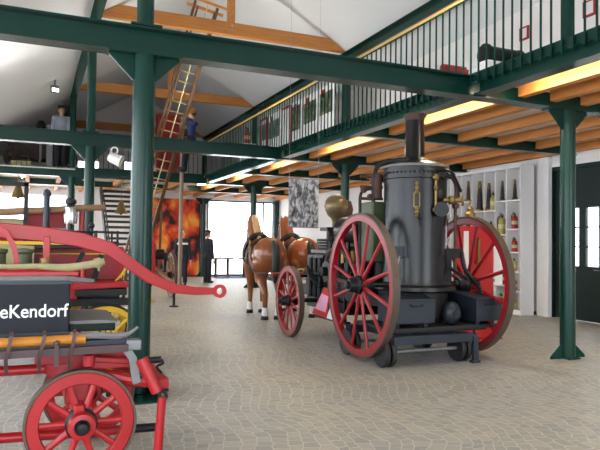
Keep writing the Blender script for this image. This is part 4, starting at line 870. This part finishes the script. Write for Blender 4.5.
# ---------------------------------------------------------------- people (mannequins)
def person(label, loc, rotz, top, legs, hat=None, hands=((-0.26, 0.06, 0.78), (0.26, 0.06, 0.78)), feet=((-0.10, 0.0), (0.10, 0.0)), knees=None, band=False, scale=1.0):
    t = thing('person', label, 'person', loc, rotz); t.scale = (scale,) * 3
    sh = [V((-0.175, 0.0, 1.42)), V((0.175, 0.0, 1.42))]; hip = [V((-0.085, 0, 0.92)), V((0.085, 0, 0.92))]
    ft = [V((f[0], f[1], 0.09)) for f in feet]
    kn = [V(k) for k in knees] if knees else [(h + f) / 2 + V((0, 0.025, 0)) for h, f in zip(hip, ft)]
    hd = [V(h) for h in hands]
    el = []
    for s, h, sg in zip(sh, hd, (-1, 1)):
        m_ = (s + h) / 2; d = (h - s).length; off = math.sqrt(max(0.0, 0.29 ** 2 - (d / 2) ** 2)); el.append(m_ + V((sg * 0.5, -0.7, -0.2)).normalized() * off)
    def shape(k, body):
        b = MB()
        if body:
            b.ball((0, 0.01, 1.635), (0.075, 0.095, 0.115)); b.ball((0, 0.055, 1.575), (0.05, 0.055, 0.05)); capsule(b, (0, -0.01, 1.42), 0.062, (0, 0, 1.56), 0.055)
            b.cyl((0, 0.09, 1.645), (0, 0.122, 1.605), 0.012, 0.018, 8)
            for s in (-1, 1): b.ball((s * 0.076, 0, 1.63), (0.015, 0.025, 0.035), 1)
        return b
    b = shape(0, True)
    b.ball((0, 0, 1.30), (0.15, 0.09, 0.17)); b.ball((0, 0, 1.05), (0.135, 0.09, 0.16)); b.ball((0, 0, 0.93), (0.15, 0.10, 0.10))
    for i in (0, 1):
        capsule(b, sh[i], 0.052, el[i], 0.04); capsule(b, el[i], 0.04, hd[i], 0.028)
        capsule(b, hip[i], 0.085, kn[i], 0.055); capsule(b, kn[i], 0.052, ft[i], 0.036); capsule(b, ft[i] + V((0, -0.02, -0.045)), 0.04, ft[i] + V((0, 0.14, -0.055)), 0.032)
        d = (hd[i] - el[i]).normalized(); sd = V((0, 1, 0)) - d * d.y
        sd = sd.normalized() if sd.length > 0.2 else V((1, 0, 0)); inn = d.cross(sd)
        if inn.x * (-1 if i else 1) < 0: inn = -inn
        c = hd[i] + d * 0.05; b.ball(c, 0.03, 1); b.ball(c + d * 0.03, 0.032, 1)
        for k, ln_ in enumerate((0.065, 0.075, 0.07, 0.055)):
            r0 = c + d * 0.045 + sd * (0.026 - 0.0175 * k); r1 = r0 + d * ln_ * 0.55 + inn * 0.012; r2 = r1 + d * ln_ * 0.3 + inn * 0.03
            capsule(b, r0, 0.009, r1, 0.0085, 8); capsule(b, r1, 0.0085, r2, 0.0075, 8)
        p0 = c + sd * 0.025; capsule(b, p0, 0.011, p0 + sd * 0.022 + d * 0.035 + inn * 0.012, 0.009, 8)
    remesh(b, 'body', M['skin'], t, 0.0085, 2)
    b = MB(); b.ball((0, 0, 1.31), (0.19, 0.125, 0.19)); b.ball((0, 0, 1.10), (0.165, 0.12, 0.2)); b.ball((0, 0, 0.92), (0.185, 0.135, 0.14)); capsule(b, sh[0], 0.08, sh[1], 0.08); b.cyl((0, -0.01, 1.44), (0, -0.005, 1.50), 0.085, 0.07, 16)
    for i in (0, 1): capsule(b, sh[i], 0.074, el[i], 0.06); b.cyl(el[i], el[i] + (hd[i] - el[i]) * 0.93, 0.06, 0.046, 14)
    jk = remesh(b, 'jacket', M[top], t, 0.014, 4)
    if band: MB().lathe([(0.19, -0.03), (0.2, -0.03), (0.2, 0.03), (0.19, 0.03)], Matrix.Translation((0, 0, 1.32)) @ Matrix.Diagonal((1.02, 0.69, 1, 1)), 28, True).build('chest_band', M['white'], jk)
    b = MB(); b.ball((0, 0, 0.92), (0.165, 0.12, 0.12))
    for i in (0, 1): capsule(b, hip[i], 0.108, kn[i], 0.078); b.cyl(kn[i], ft[i] + V((0, 0, -0.02)), 0.076, 0.066, 14); b.ball(kn[i], 0.077)
    remesh(b, 'trousers', M[legs], t, 0.014, 4)
    for i in (0, 1):
        b = MB(); capsule(b, ft[i] + V((0, -0.03, -0.04)), 0.05, ft[i] + V((0, 0.15, -0.05)), 0.04); o = remesh(b, 'shoe', M['leather'], t, 0.012, 2)
    for s in (-1, 1): MB().ball((s * 0.03, 0.092, 1.645), 0.011, 1).build('eye', M['black'], t)
    MB().box(-0.025, 0.025, 0.098, 0.108, 1.568, 1.575).build('mouth', M['dred'], t)
    MB().ball((0, -0.018, 1.665), (0.083, 0.095, 0.10)).build('hair', M['dbrown'], t)
    if hat == 'cap':
        MB().lathe([(0.086, 1.69), (0.088, 1.73), (0.115, 1.765), (0.11, 1.785), (0, 1.80)], Matrix.Identity(4), 24).cyl((0, 0.07, 1.70), (0, 0.075, 1.695), 0.075, seg=18).build('cap', M['leather'], t)
    if hat == 'helmet':
        MB().lathe([(0.15, 1.66), (0.105, 1.68), (0.10, 1.74), (0.07, 1.79), (0, 1.81)], Matrix.Identity(4), 24).box(-0.012, 0.012, -0.1, 0.08, 1.77, 1.83).build('helmet', M['ochre'], t)
    return t
person('person in dark suit and cap standing before the bright glazed gate', (5.75, 21.75, 0), -1.15, 'suit', 'suit', 'cap', hands=((-0.22, 0.16, 0.86), (0.25, 0.05, 0.80)), scale=1.07)
t = thing('walking_stick', 'brown stick held by the dark-suited person at the bright gate', 'stick', (5.98, 22.06, 0)); MB().cyl((0, 0, 0), (0, 0, 0.90), 0.014, 0.014, 8).build('shaft', M['oldwood'], t); MB().ball((0, 0, 0.91), 0.026, 1).build('knob', M['brass'], t)
person('person in dark jacket with white chest band, standing before the flame mural', (4.66, 20.95, 0), 2.95, 'suit', 'suit', None, band=True, scale=1.07)
person('person in pale shirt and dark cap standing on the back gallery by a green post', (0.66, 19.75, ZD), 3.1, 'paleshirt', 'suit', 'cap', scale=1.07)
pX, pY = 3.94, 18.0
t = thing('fire_pole', 'tall grey-brown wooden pole standing in front of the flame mural', 'pole', (pX, pY, 0))
MB().cyl((0, 0, 0.02), (0, 0, 5.15), 0.062, 0.055, 20).build('shaft', M['pole'], t); MB().cyl((0, 0, 0), (0, 0, 0.03), 0.16, 0.14, 24).build('base', M['black'], t)
MB().lathe([(0.055, 3.52), (0.13, 3.54), (0.13, 3.60), (0.055, 3.62)], Matrix.Identity(4), 24, True).build('stop_ring', M['black'], t)
rz = math.radians(66.7); fd = V((-math.sin(rz), math.cos(rz), 0))
person('person in blue work clothes and yellow helmet clinging to the top of the wooden pole', V((pX, pY, 3.60)) - fd * 0.27, rz, 'bluecloth', 'suit', 'helmet', hands=((-0.075, 0.22, 1.36), (0.075, 0.24, 1.52)), feet=((-0.085, 0.20), (0.085, 0.20)), knees=((-0.13, 0.17, 0.48), (0.13, 0.17, 0.48)))
# ---------------------------------------------------------------- far end
t = thing('flame_mural', 'tall mural panel printed with orange flames on black, beside the bright gate', 'mural', (5.4, 25.86, 0))
MB().box(-1.15, 1.06, -0.02, 0.03, 0.05, 3.28).build('panel', M['fire'], t, smooth=False); MB().box(-1.18, 1.09, -0.03, 0.06, 0.0, 0.06).box(1.06, 1.10, -0.03, 0.05, 0.0, 3.3).box(-1.19, -1.15, -0.03, 0.05, 0, 3.3).build('frame', M['soot'], t)
t = thing('carpet', 'dark blue carpet strip on the floor in front of the bright gate', 'carpet', (8.4, 25.0, 0)); MB().box(-1.55, 1.5, -0.75, 0.9, 0, 0.012).build('pile', M['mat'], t)
for x, nm in ((7.05, 'beside the dark-suited person'), (7.58, 'between the other two before the gate'), (8.30, 'next to the small pink sign')):
    t = thing('barrier_stand', 'dark T-shaped stand before the bright gate, ' + nm, 'stand', (x, 25.3, 0.012), 0, 'T-shaped stands before the gate')
    MB().box(-0.05, 0.05, -0.04, 0.04, 0.02, 0.74).build('post', M['dbrown'], t); MB().box(-0.24, 0.24, -0.12, 0.12, 0.74, 0.80).build('top', M['dbrown'], t, bevel=0.006); MB().cyl((0, 0, 0), (0, 0, 0.025), 0.17, seg=20).build('foot', M['dbrown'], t)
t = thing('pink_sign', 'small pale pink sign standing before the bright gate near the brown horse', 'sign', (8.62, 25.45, 0.012)); MB().box(-0.2, 0.2, -0.01, 0.01, 0.75, 1.45).build('board', M['pink'], t); MB().box(-0.02, 0.02, -0.015, 0.015, 0.0, 0.75).box(-0.15, 0.15, -0.08, 0.08, 0, 0.02).build('leg', M['dbrown'], t)
t = thing('pink_board', 'pale pink display board against the back wall, seen behind the hose wagon', 'board', (0.0, 25.6, 0)); MB().box(-0.75, 0.62, -0.02, 0.02, 0.55, 1.75).build('panel', M['pink'], t, smooth=False)
for x in (-0.6, 0.5): MB().box(x - 0.03, x + 0.03, -0.03, 0.03, 0, 0.6).box(x - 0.04, x + 0.04, -0.2, 0.2, 0, 0.03).build('leg', M['grey'], t)
# staircase
t = thing('open_staircase', 'black open-tread steel staircase rising to the back gallery', 'staircase', (2.9, 20.6, 0))
n = 17; y0, y1 = 20.6, 24.6
trd = MB().box(-0.60, 0.60, -0.15, 0.15, -0.085, 0).mesh('tread', M['soot'], False)
iw = wm(t).inverted()
for k in range(n): inst('tread', trd, t, iw @ V((2.9, y0 + (y1 - y0) * (k + 0.5) / n, ZD * (k + 1) / (n + 1))))
for x in (2.27, 3.53): MB().bar((x, y0 - 0.1, 0.08), (x, y1 + 0.05, ZD - 0.10), 0.06, 0.32).build('stringer', M['soot'], t, True)
for x in (2.25, 3.55):
    g = MB(); g.tube([(x, y0 - 0.1, 0.0), (x, y0 - 0.1, 0.95), (x, (y0 + y1) / 2, ZD / 2 + 0.95), (x, y1 - 0.5, ZD - 0.1)], 0.024, 8, 4)
    for k in range(1, 8): yy = y0 + (y1 - y0) * k / 9; g.cyl((x, yy, ZD * k / 9), (x, yy, ZD * k / 9 + 0.88), 0.013, seg=6)
    g.build('banister', M['black'], t, True)
# bells
def bell(x, y, z, label):
    t = thing('brass_bell', label, 'bell', (x, y, z), 0, 'brass bells hung below the far beam')
    MB().lathe([(0.19, -0.36), (0.17, -0.30), (0.12, -0.20), (0.09, -0.08), (0.06, -0.03), (0, -0.02)], Matrix.Identity(4), 28).lathe([(0.18, -0.355), (0.10, -0.2), (0.05, -0.06), (0, -0.05)], Matrix.Identity(4), 28).build('bell_body', M['brass'], t)
    MB().cyl((0, 0, -0.30), (0, 0, -0.06), 0.01).ball((0, 0, -0.36), 0.045, 1).build('clapper', M['black'], t)
    MB().box(-0.06, 0.06, -0.02, 0.02, -0.04, 0.03).cyl((0, 0, 0.02), (0, 0, ZB - z - 0.005), 0.008, seg=6).build('hanger', M['brass'], t)
bell(-0.46, 19.24, 3.04, 'brass bell hanging above the hose wagon'); bell(2.39, 19.24, 2.67, 'brass bell hanging in front of the open staircase')

# ---------------------------------------------------------------- hanging banner
bx, bz0, bz1, by = 4.55, 1.785, 2.675, 10.4
t = thing('photo_banner', 'hanging banner with a black and white photograph above the horses', 'banner', (bx, by, bz1))
MB().box(-0.30, 0.30, -0.004, 0.004, bz0 - bz1, 0).build('print', M['photo'], t, smooth=False)
MB().cyl((-0.305, 0, 0), (0.305, 0, 0), 0.010, seg=8).cyl((-0.305, 0, bz0 - bz1), (0.305, 0, bz0 - bz1), 0.010, seg=8).build('rod', M['grey'], t)
g = MB()
for s in (-1, 1): g.cyl((s * 0.295, 0, 0), (s * 0.295, 0, ceil_z(bx + s * 0.295) - bz1), 0.0028, seg=5)
g.build('cord', M['steel'], t)

# ---------------------------------------------------------------- red board behind the right wheel
t = thing('red_display_board', 'red display board with a white sheet standing behind the engine wheel near the shelf', 'board', (6.5, 8.0, 0), 0.0)
MB().box(-0.38, 0.38, -0.02, 0.02, 0.02, 1.80).build('panel', M['brightred'], t, bevel=0.004); MB().box(-0.42, 0.42, -0.2, 0.2, 0, 0.02).build('foot', M['brightred'], t)
MB().box(0.40, 0.58, -0.01, 0.01, 0.85, 1.62).box(-0.22, -0.12, -0.026, -0.02, 0.5, 1.72).build('white_sheet', M['white'], t); MB().box(0.36, 0.42, -0.012, 0.012, 0.9, 0.95).box(0.36, 0.42, -0.012, 0.012, 1.5, 1.55).build('clip', M['grey'], t)
MB().lathe([(0, 0), (0.05, 0.0), (0.045, 0.04), (0.022, 0.08), (0.025, 0.38), (0.032, 0.40), (0, 0.42)], Matrix.Translation((0.05, -0.06, 1.20)), 16).cyl((0.05, -0.06, 1.55), (0.05, -0.02, 1.55), 0.01).build('nozzle', M['brass'], t)

# ---------------------------------------------------------------- display shelf and what stands on it
yd = [10.30, 10.73, 11.09, 11.46, 11.9, 12.3, 12.72, 13.14, 13.56]
rows = [[0.1, 0.52, 0.94, 1.36, 1.87, 2.5, 3.2], [0.1, 0.62, 1.18, 1.75, 2.5, 3.2], [0.1, 0.64, 1.16, 1.7, 2.3, 3.2], [0.1, 0.64, 1.16, 1.7, 2.3, 3.2],
        [0.1, 0.6, 1.2, 1.84, 2.55, 3.2], [0.1, 0.6, 1.2, 1.84, 2.55, 3.2], [0.1, 0.64, 1.16, 1.7, 2.3, 3.2], [0.1, 0.6, 1.2, 1.84, 2.55, 3.2]]
t = thing('display_shelf', 'tall white compartment shelf along the wall beside the dark green door', 'shelf', (9.85, 12.0, 0))
xf, xb = 9.6, 9.96
MB().box(xf, xb, 10.27, 10.30, 0, 3.26).build('side_panel', M['white'], t, True); MB().box(xf, xb, 13.56, 13.59, 0, 3.26).build('side_panel', M['white'], t, True); MB().box(xb - 0.02, xb, 10.3, 13.56, 0.0, 3.26).build('back_panel', M['white'], t, True)
MB().box(xf, xb, 10.27, 13.59, 3.2, 3.26).build('top_panel', M['white'], t, True); MB().box(xf + 0.03, xb - 0.02, 10.30, 13.56, 0, 0.1).build('plinth', M['white'], t, True)
for y in yd[1:-1]: MB().box(xf + 0.002, xb - 0.02, y - 0.012, y + 0.012, 0.1, 3.2).build('divider', M['white'], t, True)
for k, zs in enumerate(rows):
    for z in zs[1:-1]: MB().box(xf + 0.004, xb - 0.02, yd[k] + 0.012, yd[k + 1] - 0.012, z - 0.028, z).build('shelf_board', M['white'], t, True)
def make_ext(body, nm):
    r = thing('fire_extinguisher', 'x', 'fire extinguisher', (0, 0, -20), 0, 'old extinguishers on the white shelf')
    MB().lathe([(0, 0), (0.075, 0.0), (0.08, 0.015), (0.08, 0.26), (0.06, 0.31), (0.025, 0.335), (0, 0.335)], Matrix.Identity(4), 20).build('body', body, r)
    MB().cyl((0, 0, 0.33), (0, 0, 0.38), 0.024, seg=12).box(-0.06, 0.02, -0.012, 0.012, 0.375, 0.395).box(-0.055, 0.0, -0.01, 0.01, 0.405, 0.42).build('valve', M['black'], r)
    MB().tube([(0.0, 0.02, 0.36), (-0.03, 0.09, 0.34), (-0.03, 0.10, 0.2), (-0.03, 0.095, 0.08)], 0.011, 6, 4).build('hose', M['rubber'], r); MB().lathe([(0.0805, 0.11), (0.0815, 0.11), (0.0815, 0.2), (0.0805, 0.2)], Matrix.Identity(4), 20, True).build('band', M['cream'], r)
    return r
def make_noz(body):
    r = thing('branch_pipe', 'x', 'nozzle', (0, 0, -20), 0, 'old branch pipes on the white shelf')
    MB().lathe([(0, 0), (0.065, 0.0), (0.065, 0.05), (0.05, 0.08), (0.042, 0.3), (0.03, 0.42), (0, 0.42)], Matrix.Identity(4), 18).build('pipe', body, r)
    MB().lathe([(0, 0.42), (0.034, 0.42), (0.034, 0.46), (0.022, 0.54), (0, 0.54)], Matrix.Identity(4), 16).build('tip', M['brass'], r); MB().lathe([(0.06, 0.0), (0.078, 0.0), (0.078, 0.035), (0.06, 0.035)], Matrix.Identity(4), 18, True).build('coupling', M['brass'], r)
    return r
protos = {'red': (make_ext(M['red'], 'red'), 'red fire extinguisher', 0.42), 'olive': (make_ext(M['bottle'], 'olive'), 'olive yellow fire extinguisher', 0.42),
          'dark': (make_noz(M['dbrown']), 'dark brown branch pipe', 0.54), 'rust': (make_noz(M['rust']), 'reddish branch pipe', 0.54)}
used = set()
def put(kind, col, row, s=1.0, dy=0.0, dx=0.0):
    """row counted from the top compartment"""
    p, nm, h = protos[kind]; zs = rows[col]; z = zs[len(zs) - 2 - row]; hh = zs[len(zs) - 1 - row] - z - 0.05
    if kind in used: o = dup(p)
    else: o = p; used.add(kind)
    s = min(s * 0.86, hh / h); o.scale = (s, s, s); o.location = (9.70 + dx, (yd[col] + yd[col + 1]) / 2 + 0.05 + dy, z); o.rotation_euler = (0, 0, 0.2 * (col - row))
    o['label'] = '%s, %s shelf column from the door, %s compartment from top%s' % (nm, ORD[col], ORD[row], ', nearer one' if dy < 0 else ', farther one' if dy > 0 else '')
for a in (('dark', 0, 0, 1.0), ('red', 0, 1, 1.0), ('red', 0, 2, 0.9), ('olive', 0, 3, 0.8), ('red', 0, 4, 0.8), ('olive', 0, 5, 0.8),
          ('dark', 1, 0, 1.0), ('olive', 1, 1, 1.3), ('red', 1, 2, 1.0), ('red', 1, 3, 1.0), ('olive', 1, 4, 0.9),
          ('dark', 2, 0, 1.4, 0.08), ('olive', 2, 0, 1.2, -0.08), ('red', 2, 1, 1.0), ('rust', 2, 2, 0.9), ('red', 2, 3, 0.9), ('dark', 2, 4, 0.8),
          ('dark', 3, 0, 1.55), ('rust', 3, 1, 0.9), ('olive', 3, 2, 1.0), ('red', 3, 3, 0.9), ('rust', 3, 4, 0.9),
          ('rust', 4, 0, 1.1), ('dark', 4, 1, 1.2), ('red', 4, 2, 1.0), ('olive', 4, 3, 1.0), ('red', 4, 4, 0.9),
          ('dark', 5, 0, 1.1), ('red', 5, 1, 1.1), ('dark', 5, 2, 1.0), ('dark', 6, 1, 1.0), ('red', 6, 2, 1.0)): put(*a)

# ---------------------------------------------------------------- things on the side gallery
def plinth(x, y, w_, d_, h, label):
    t = thing('display_plinth', label, 'plinth', (x, y, ZD)); MB().box(-w_ / 2, w_ / 2, -d_ / 2, d_ / 2, 0, h - 0.03).build('body', M['white'], t, bevel=0.004); MB().box(-w_ / 2 - 0.02, w_ / 2 + 0.02, -d_ / 2 - 0.02, d_ / 2 + 0.02, h - 0.03, h).build('top', M['white'], t, bevel=0.004)
plinth(6.12, 6.85, 1.0, 0.4, 0.42, 'white plinth under the dark green pump cylinder on the side gallery')
t = thing('pump_cylinder', 'dark green pump cylinder lying on a plinth behind the gallery railing', 'pump', (6.12, 6.85, ZD + 0.42))
mt = Matrix.Translation((0, 0, 0.15)) @ Matrix.Rotation(0.0, 4, 'Z') @ AX
MB().lathe([(0, -0.40), (0.145, -0.40), (0.145, -0.36), (0.12, -0.35), (0.12, 0.20), (0.13, 0.2), (0.13, 0.24), (0.08, 0.28), (0.06, 0.42), (0, 0.42)], mt, 28).build('barrel', M['dgreen'], t); MB().lathe([(0, -0.44), (0.09, -0.43), (0.10, -0.40), (0, -0.40)], mt, 24).build('end_cap', M['black'], t); MB().box(-0.25, -0.2, -0.1, 0.1, 0, 0.08).box(0.08, 0.13, -0.1, 0.1, 0, 0.08).build('cradle', M['black'], t)
plinth(6.2, 8.05, 0.9, 0.4, 0.58, 'white plinth under the red hand pump on the side gallery')
t = thing('hand_pump', 'small red hand pump on a plinth behind the gallery railing', 'pump', (6.2, 8.05, ZD + 0.58))
MB().box(-0.36, 0.30, -0.11, 0.11, 0, 0.10).build('base', M['red'], t, bevel=0.02); MB().cyl((-0.3, 0, 0.12), (0.25, 0, 0.12), 0.07, seg=18).build('barrel', M['red'], t); MB().tube([(0.22, 0, 0.12), (0.34, 0, 0.16), (0.40, 0, 0.13)], 0.025, 8, 4).build('spout', M['black'], t); MB().box(-0.44, -0.37, -0.02, 0.02, 0.02, 0.16).build('tag', M['white'], t)
def pic(y, z, w_, h, label):
    t = thing('small_frame', label, 'picture frame', (7.42, y, z)); MB().box(-0.03, 0, -w_ / 2, w_ / 2, -h / 2, h / 2).build('frame', M['dred'], t); MB().box(-0.034, -0.028, -w_ / 2 + 0.03, w_ / 2 - 0.03, -h / 2 + 0.03, h / 2 - 0.03).build('print', M['white'], t)
pic(7.86, 5.03, 0.2, 0.22, 'small red-framed white print on the gallery wall above the pump cylinder'); pic(8.9, 4.97, 0.13, 0.22, 'narrow framed white print on the gallery wall above the red hand pump'); pic(6.55, 5.0, 0.22, 0.24, 'small framed white print on the gallery wall nearest the camera')
def panel_(y0, y1, z0, z1, m, frame, label):
    t = thing('exhibition_panel', label, 'exhibition panel', (6.36, (y0 + y1) / 2, ZD)); h = (y1 - y0) / 2
    MB().box(-0.02, 0.02, -h, h, 0.05, 1.66).build('panel', M['white'], t, smooth=False)
    MB().box(-0.2, 0.2, -h + 0.05, -h + 0.09, 0, 0.05).box(-0.2, 0.2, h - 0.09, h - 0.05, 0, 0.05).build('foot', M['grey'], t)
    MB().box(-0.03, -0.02, -h + 0.08, h - 0.08, z0 - ZD, z1 - ZD).build('picture', M[m], t, smooth=False)
    if frame:
        g = MB()
        for yy in (-h, h): g.box(-0.035, 0.03, yy - 0.03, yy + 0.03, 0.05, 1.66)
        g.box(-0.035, 0.03, -h, h, 1.6, 1.66).build('frame', M[frame], t)
    else: MB().box(-0.03, -0.02, h - 0.35, h - 0.2, 1.40, 1.60).build('red_note', M['red'], t)
panel_(12.80, 13.65, 4.60, 5.12, 'art', None, 'white exhibition panel with dark green picture on the gallery, beyond the engine chimney')
panel_(13.72, 14.62, 4.55, 5.08, 'art', None, 'second white exhibition panel with dark green picture on the gallery')
panel_(14.70, 15.40, 4.5, 5.15, 'art', None, 'narrow white exhibition panel with tall dark picture on the gallery')
panel_(15.50, 16.08, 4.3, 5.1, 'white', 'red', 'white exhibition panel in a red frame on the gallery')
panel_(16.18, 17.22, 4.55, 5.06, 'art2', None, 'white exhibition panel with a bluish engine picture on the gallery')
panel_(17.32, 17.85, 4.6, 5.1, 'art2', 'dred', 'narrow dark red framed exhibition panel at the far end of the gallery')
t = dup(protos['red'][0]); t.scale = (1.2,) * 3; t.location = (5.62, 17.0, ZD + 0.73); t['label'] = 'red fire extinguisher on a white plinth at the far end of the side gallery'; t['group'] = 'extinguishers on the gallery'
plinth(5.62, 17.0, 0.36, 0.36, 0.73, 'slim white plinth under the red extinguisher on the side gallery')
# back gallery
t = thing('tall_red_cabinet', 'tall red cabinet on the back gallery behind the wheeled ladder', 'cabinet', (4.0, 20.6, ZD)); MB().box(-0.36, 0.36, -0.25, 0.25, 0.06, 2.1).build('body', M['red'], t, bevel=0.01); MB().box(-0.32, 0.32, -0.27, -0.25, 0.12, 2.04).build('door', M['dred'], t, bevel=0.006); MB().box(-0.34, 0.34, -0.23, 0.23, 0, 0.06).build('plinth', M['black'], t); MB().box(0.24, 0.27, -0.3, -0.27, 1.0, 1.15).build('handle', M['steel'], t)
t = thing('old_hand_pump', 'dark brown hand pump wagon on the back gallery above the brass bell', 'fire wagon', (0.05, 20.9, ZD))
MB().box(-0.85, 1.05, -0.4, 0.4, 0.35, 1.05).build('body', M['dbrown'], t, bevel=0.02)
for x in (-0.6, 0.75):
    for y in (-0.5, 0.5): wheel('wheel', t, (x, y, 0.38), 0.38, M['dbrown'], M['black'], M['black'], 10, 0.06, 0.05, 0.07, 0.16, None, 0.045, HZ)
MB().cyl((-0.6, -0.5, 0.38), (-0.6, 0.5, 0.38), 0.03).build('axle', M['black'], t); MB().cyl((0.75, -0.5, 0.38), (0.75, 0.5, 0.38), 0.03).build('axle', M['black'], t); MB().bar((-1.0, 0, 1.2), (1.2, 0, 1.24), 0.06, 0.06).cyl((0, 0, 1.0), (0, 0, 1.28), 0.05).build('pump_arm', M['black'], t)
g = MB()
for k in range(4): g.cyl((-0.28 + 0.13 * k, -0.44, 0.24), (-0.28 + 0.13 * k, -0.44, 0.44), 0.06, seg=14)
t2 = thing('canvas_buckets', 'row', 'bucket', (0, 0, -30)); D.objects.remove(t2)
for k in range(4):
    b_ = thing('canvas_bucket', 'cream canvas bucket before the dark back gallery pump, %s from the stairs' % ORD[3 - k], 'bucket', (-0.62 + 0.14 * k, 20.12, ZD), 0, 'cream buckets on the back gallery')
    MB().lathe([(0, 0), (0.052, 0), (0.066, 0.22), (0.06, 0.22), (0.048, 0.01), (0, 0.012)], Matrix.Identity(4), 18).build('bucket', M['cream'], b_); MB().tube([(-0.062, 0, 0.21), (-0.03, 0, 0.27), (0.03, 0, 0.27), (0.062, 0, 0.21)], 0.006, 6, 4).build('handle', M['tanleather'], b_)
g.bm.free()
t = thing('helmet_stand', 'dark helmet on a grey stand on the back gallery beside the capped person', 'stand', (0.10, 19.95, ZD)); MB().cyl((0, 0, 0), (0, 0, 1.25), 0.03).cyl((0, 0, 0), (0, 0, 0.03), 0.15).box(-0.14, 0.14, -0.09, 0.09, 0.75, 1.2).build('bust', M['sage'], t); MB().lathe([(0.15, 1.24), (0.12, 1.27), (0.115, 1.36), (0.07, 1.44), (0, 1.46)], Matrix.Identity(4), 22).build('helmet', M['leather'], t)
t = thing('hose_rack', 'grey hose box standing on the back gallery between the helmet and the capped person', 'box', (0.36, 20.1, ZD)); MB().box(-0.09, 0.09, -0.15, 0.15, 0, 1.3).build('box', M['grey'], t, bevel=0.01); MB().box(-0.10, 0.10, -0.16, 0.16, 1.3, 1.34).build('lid', M['steel'], t)
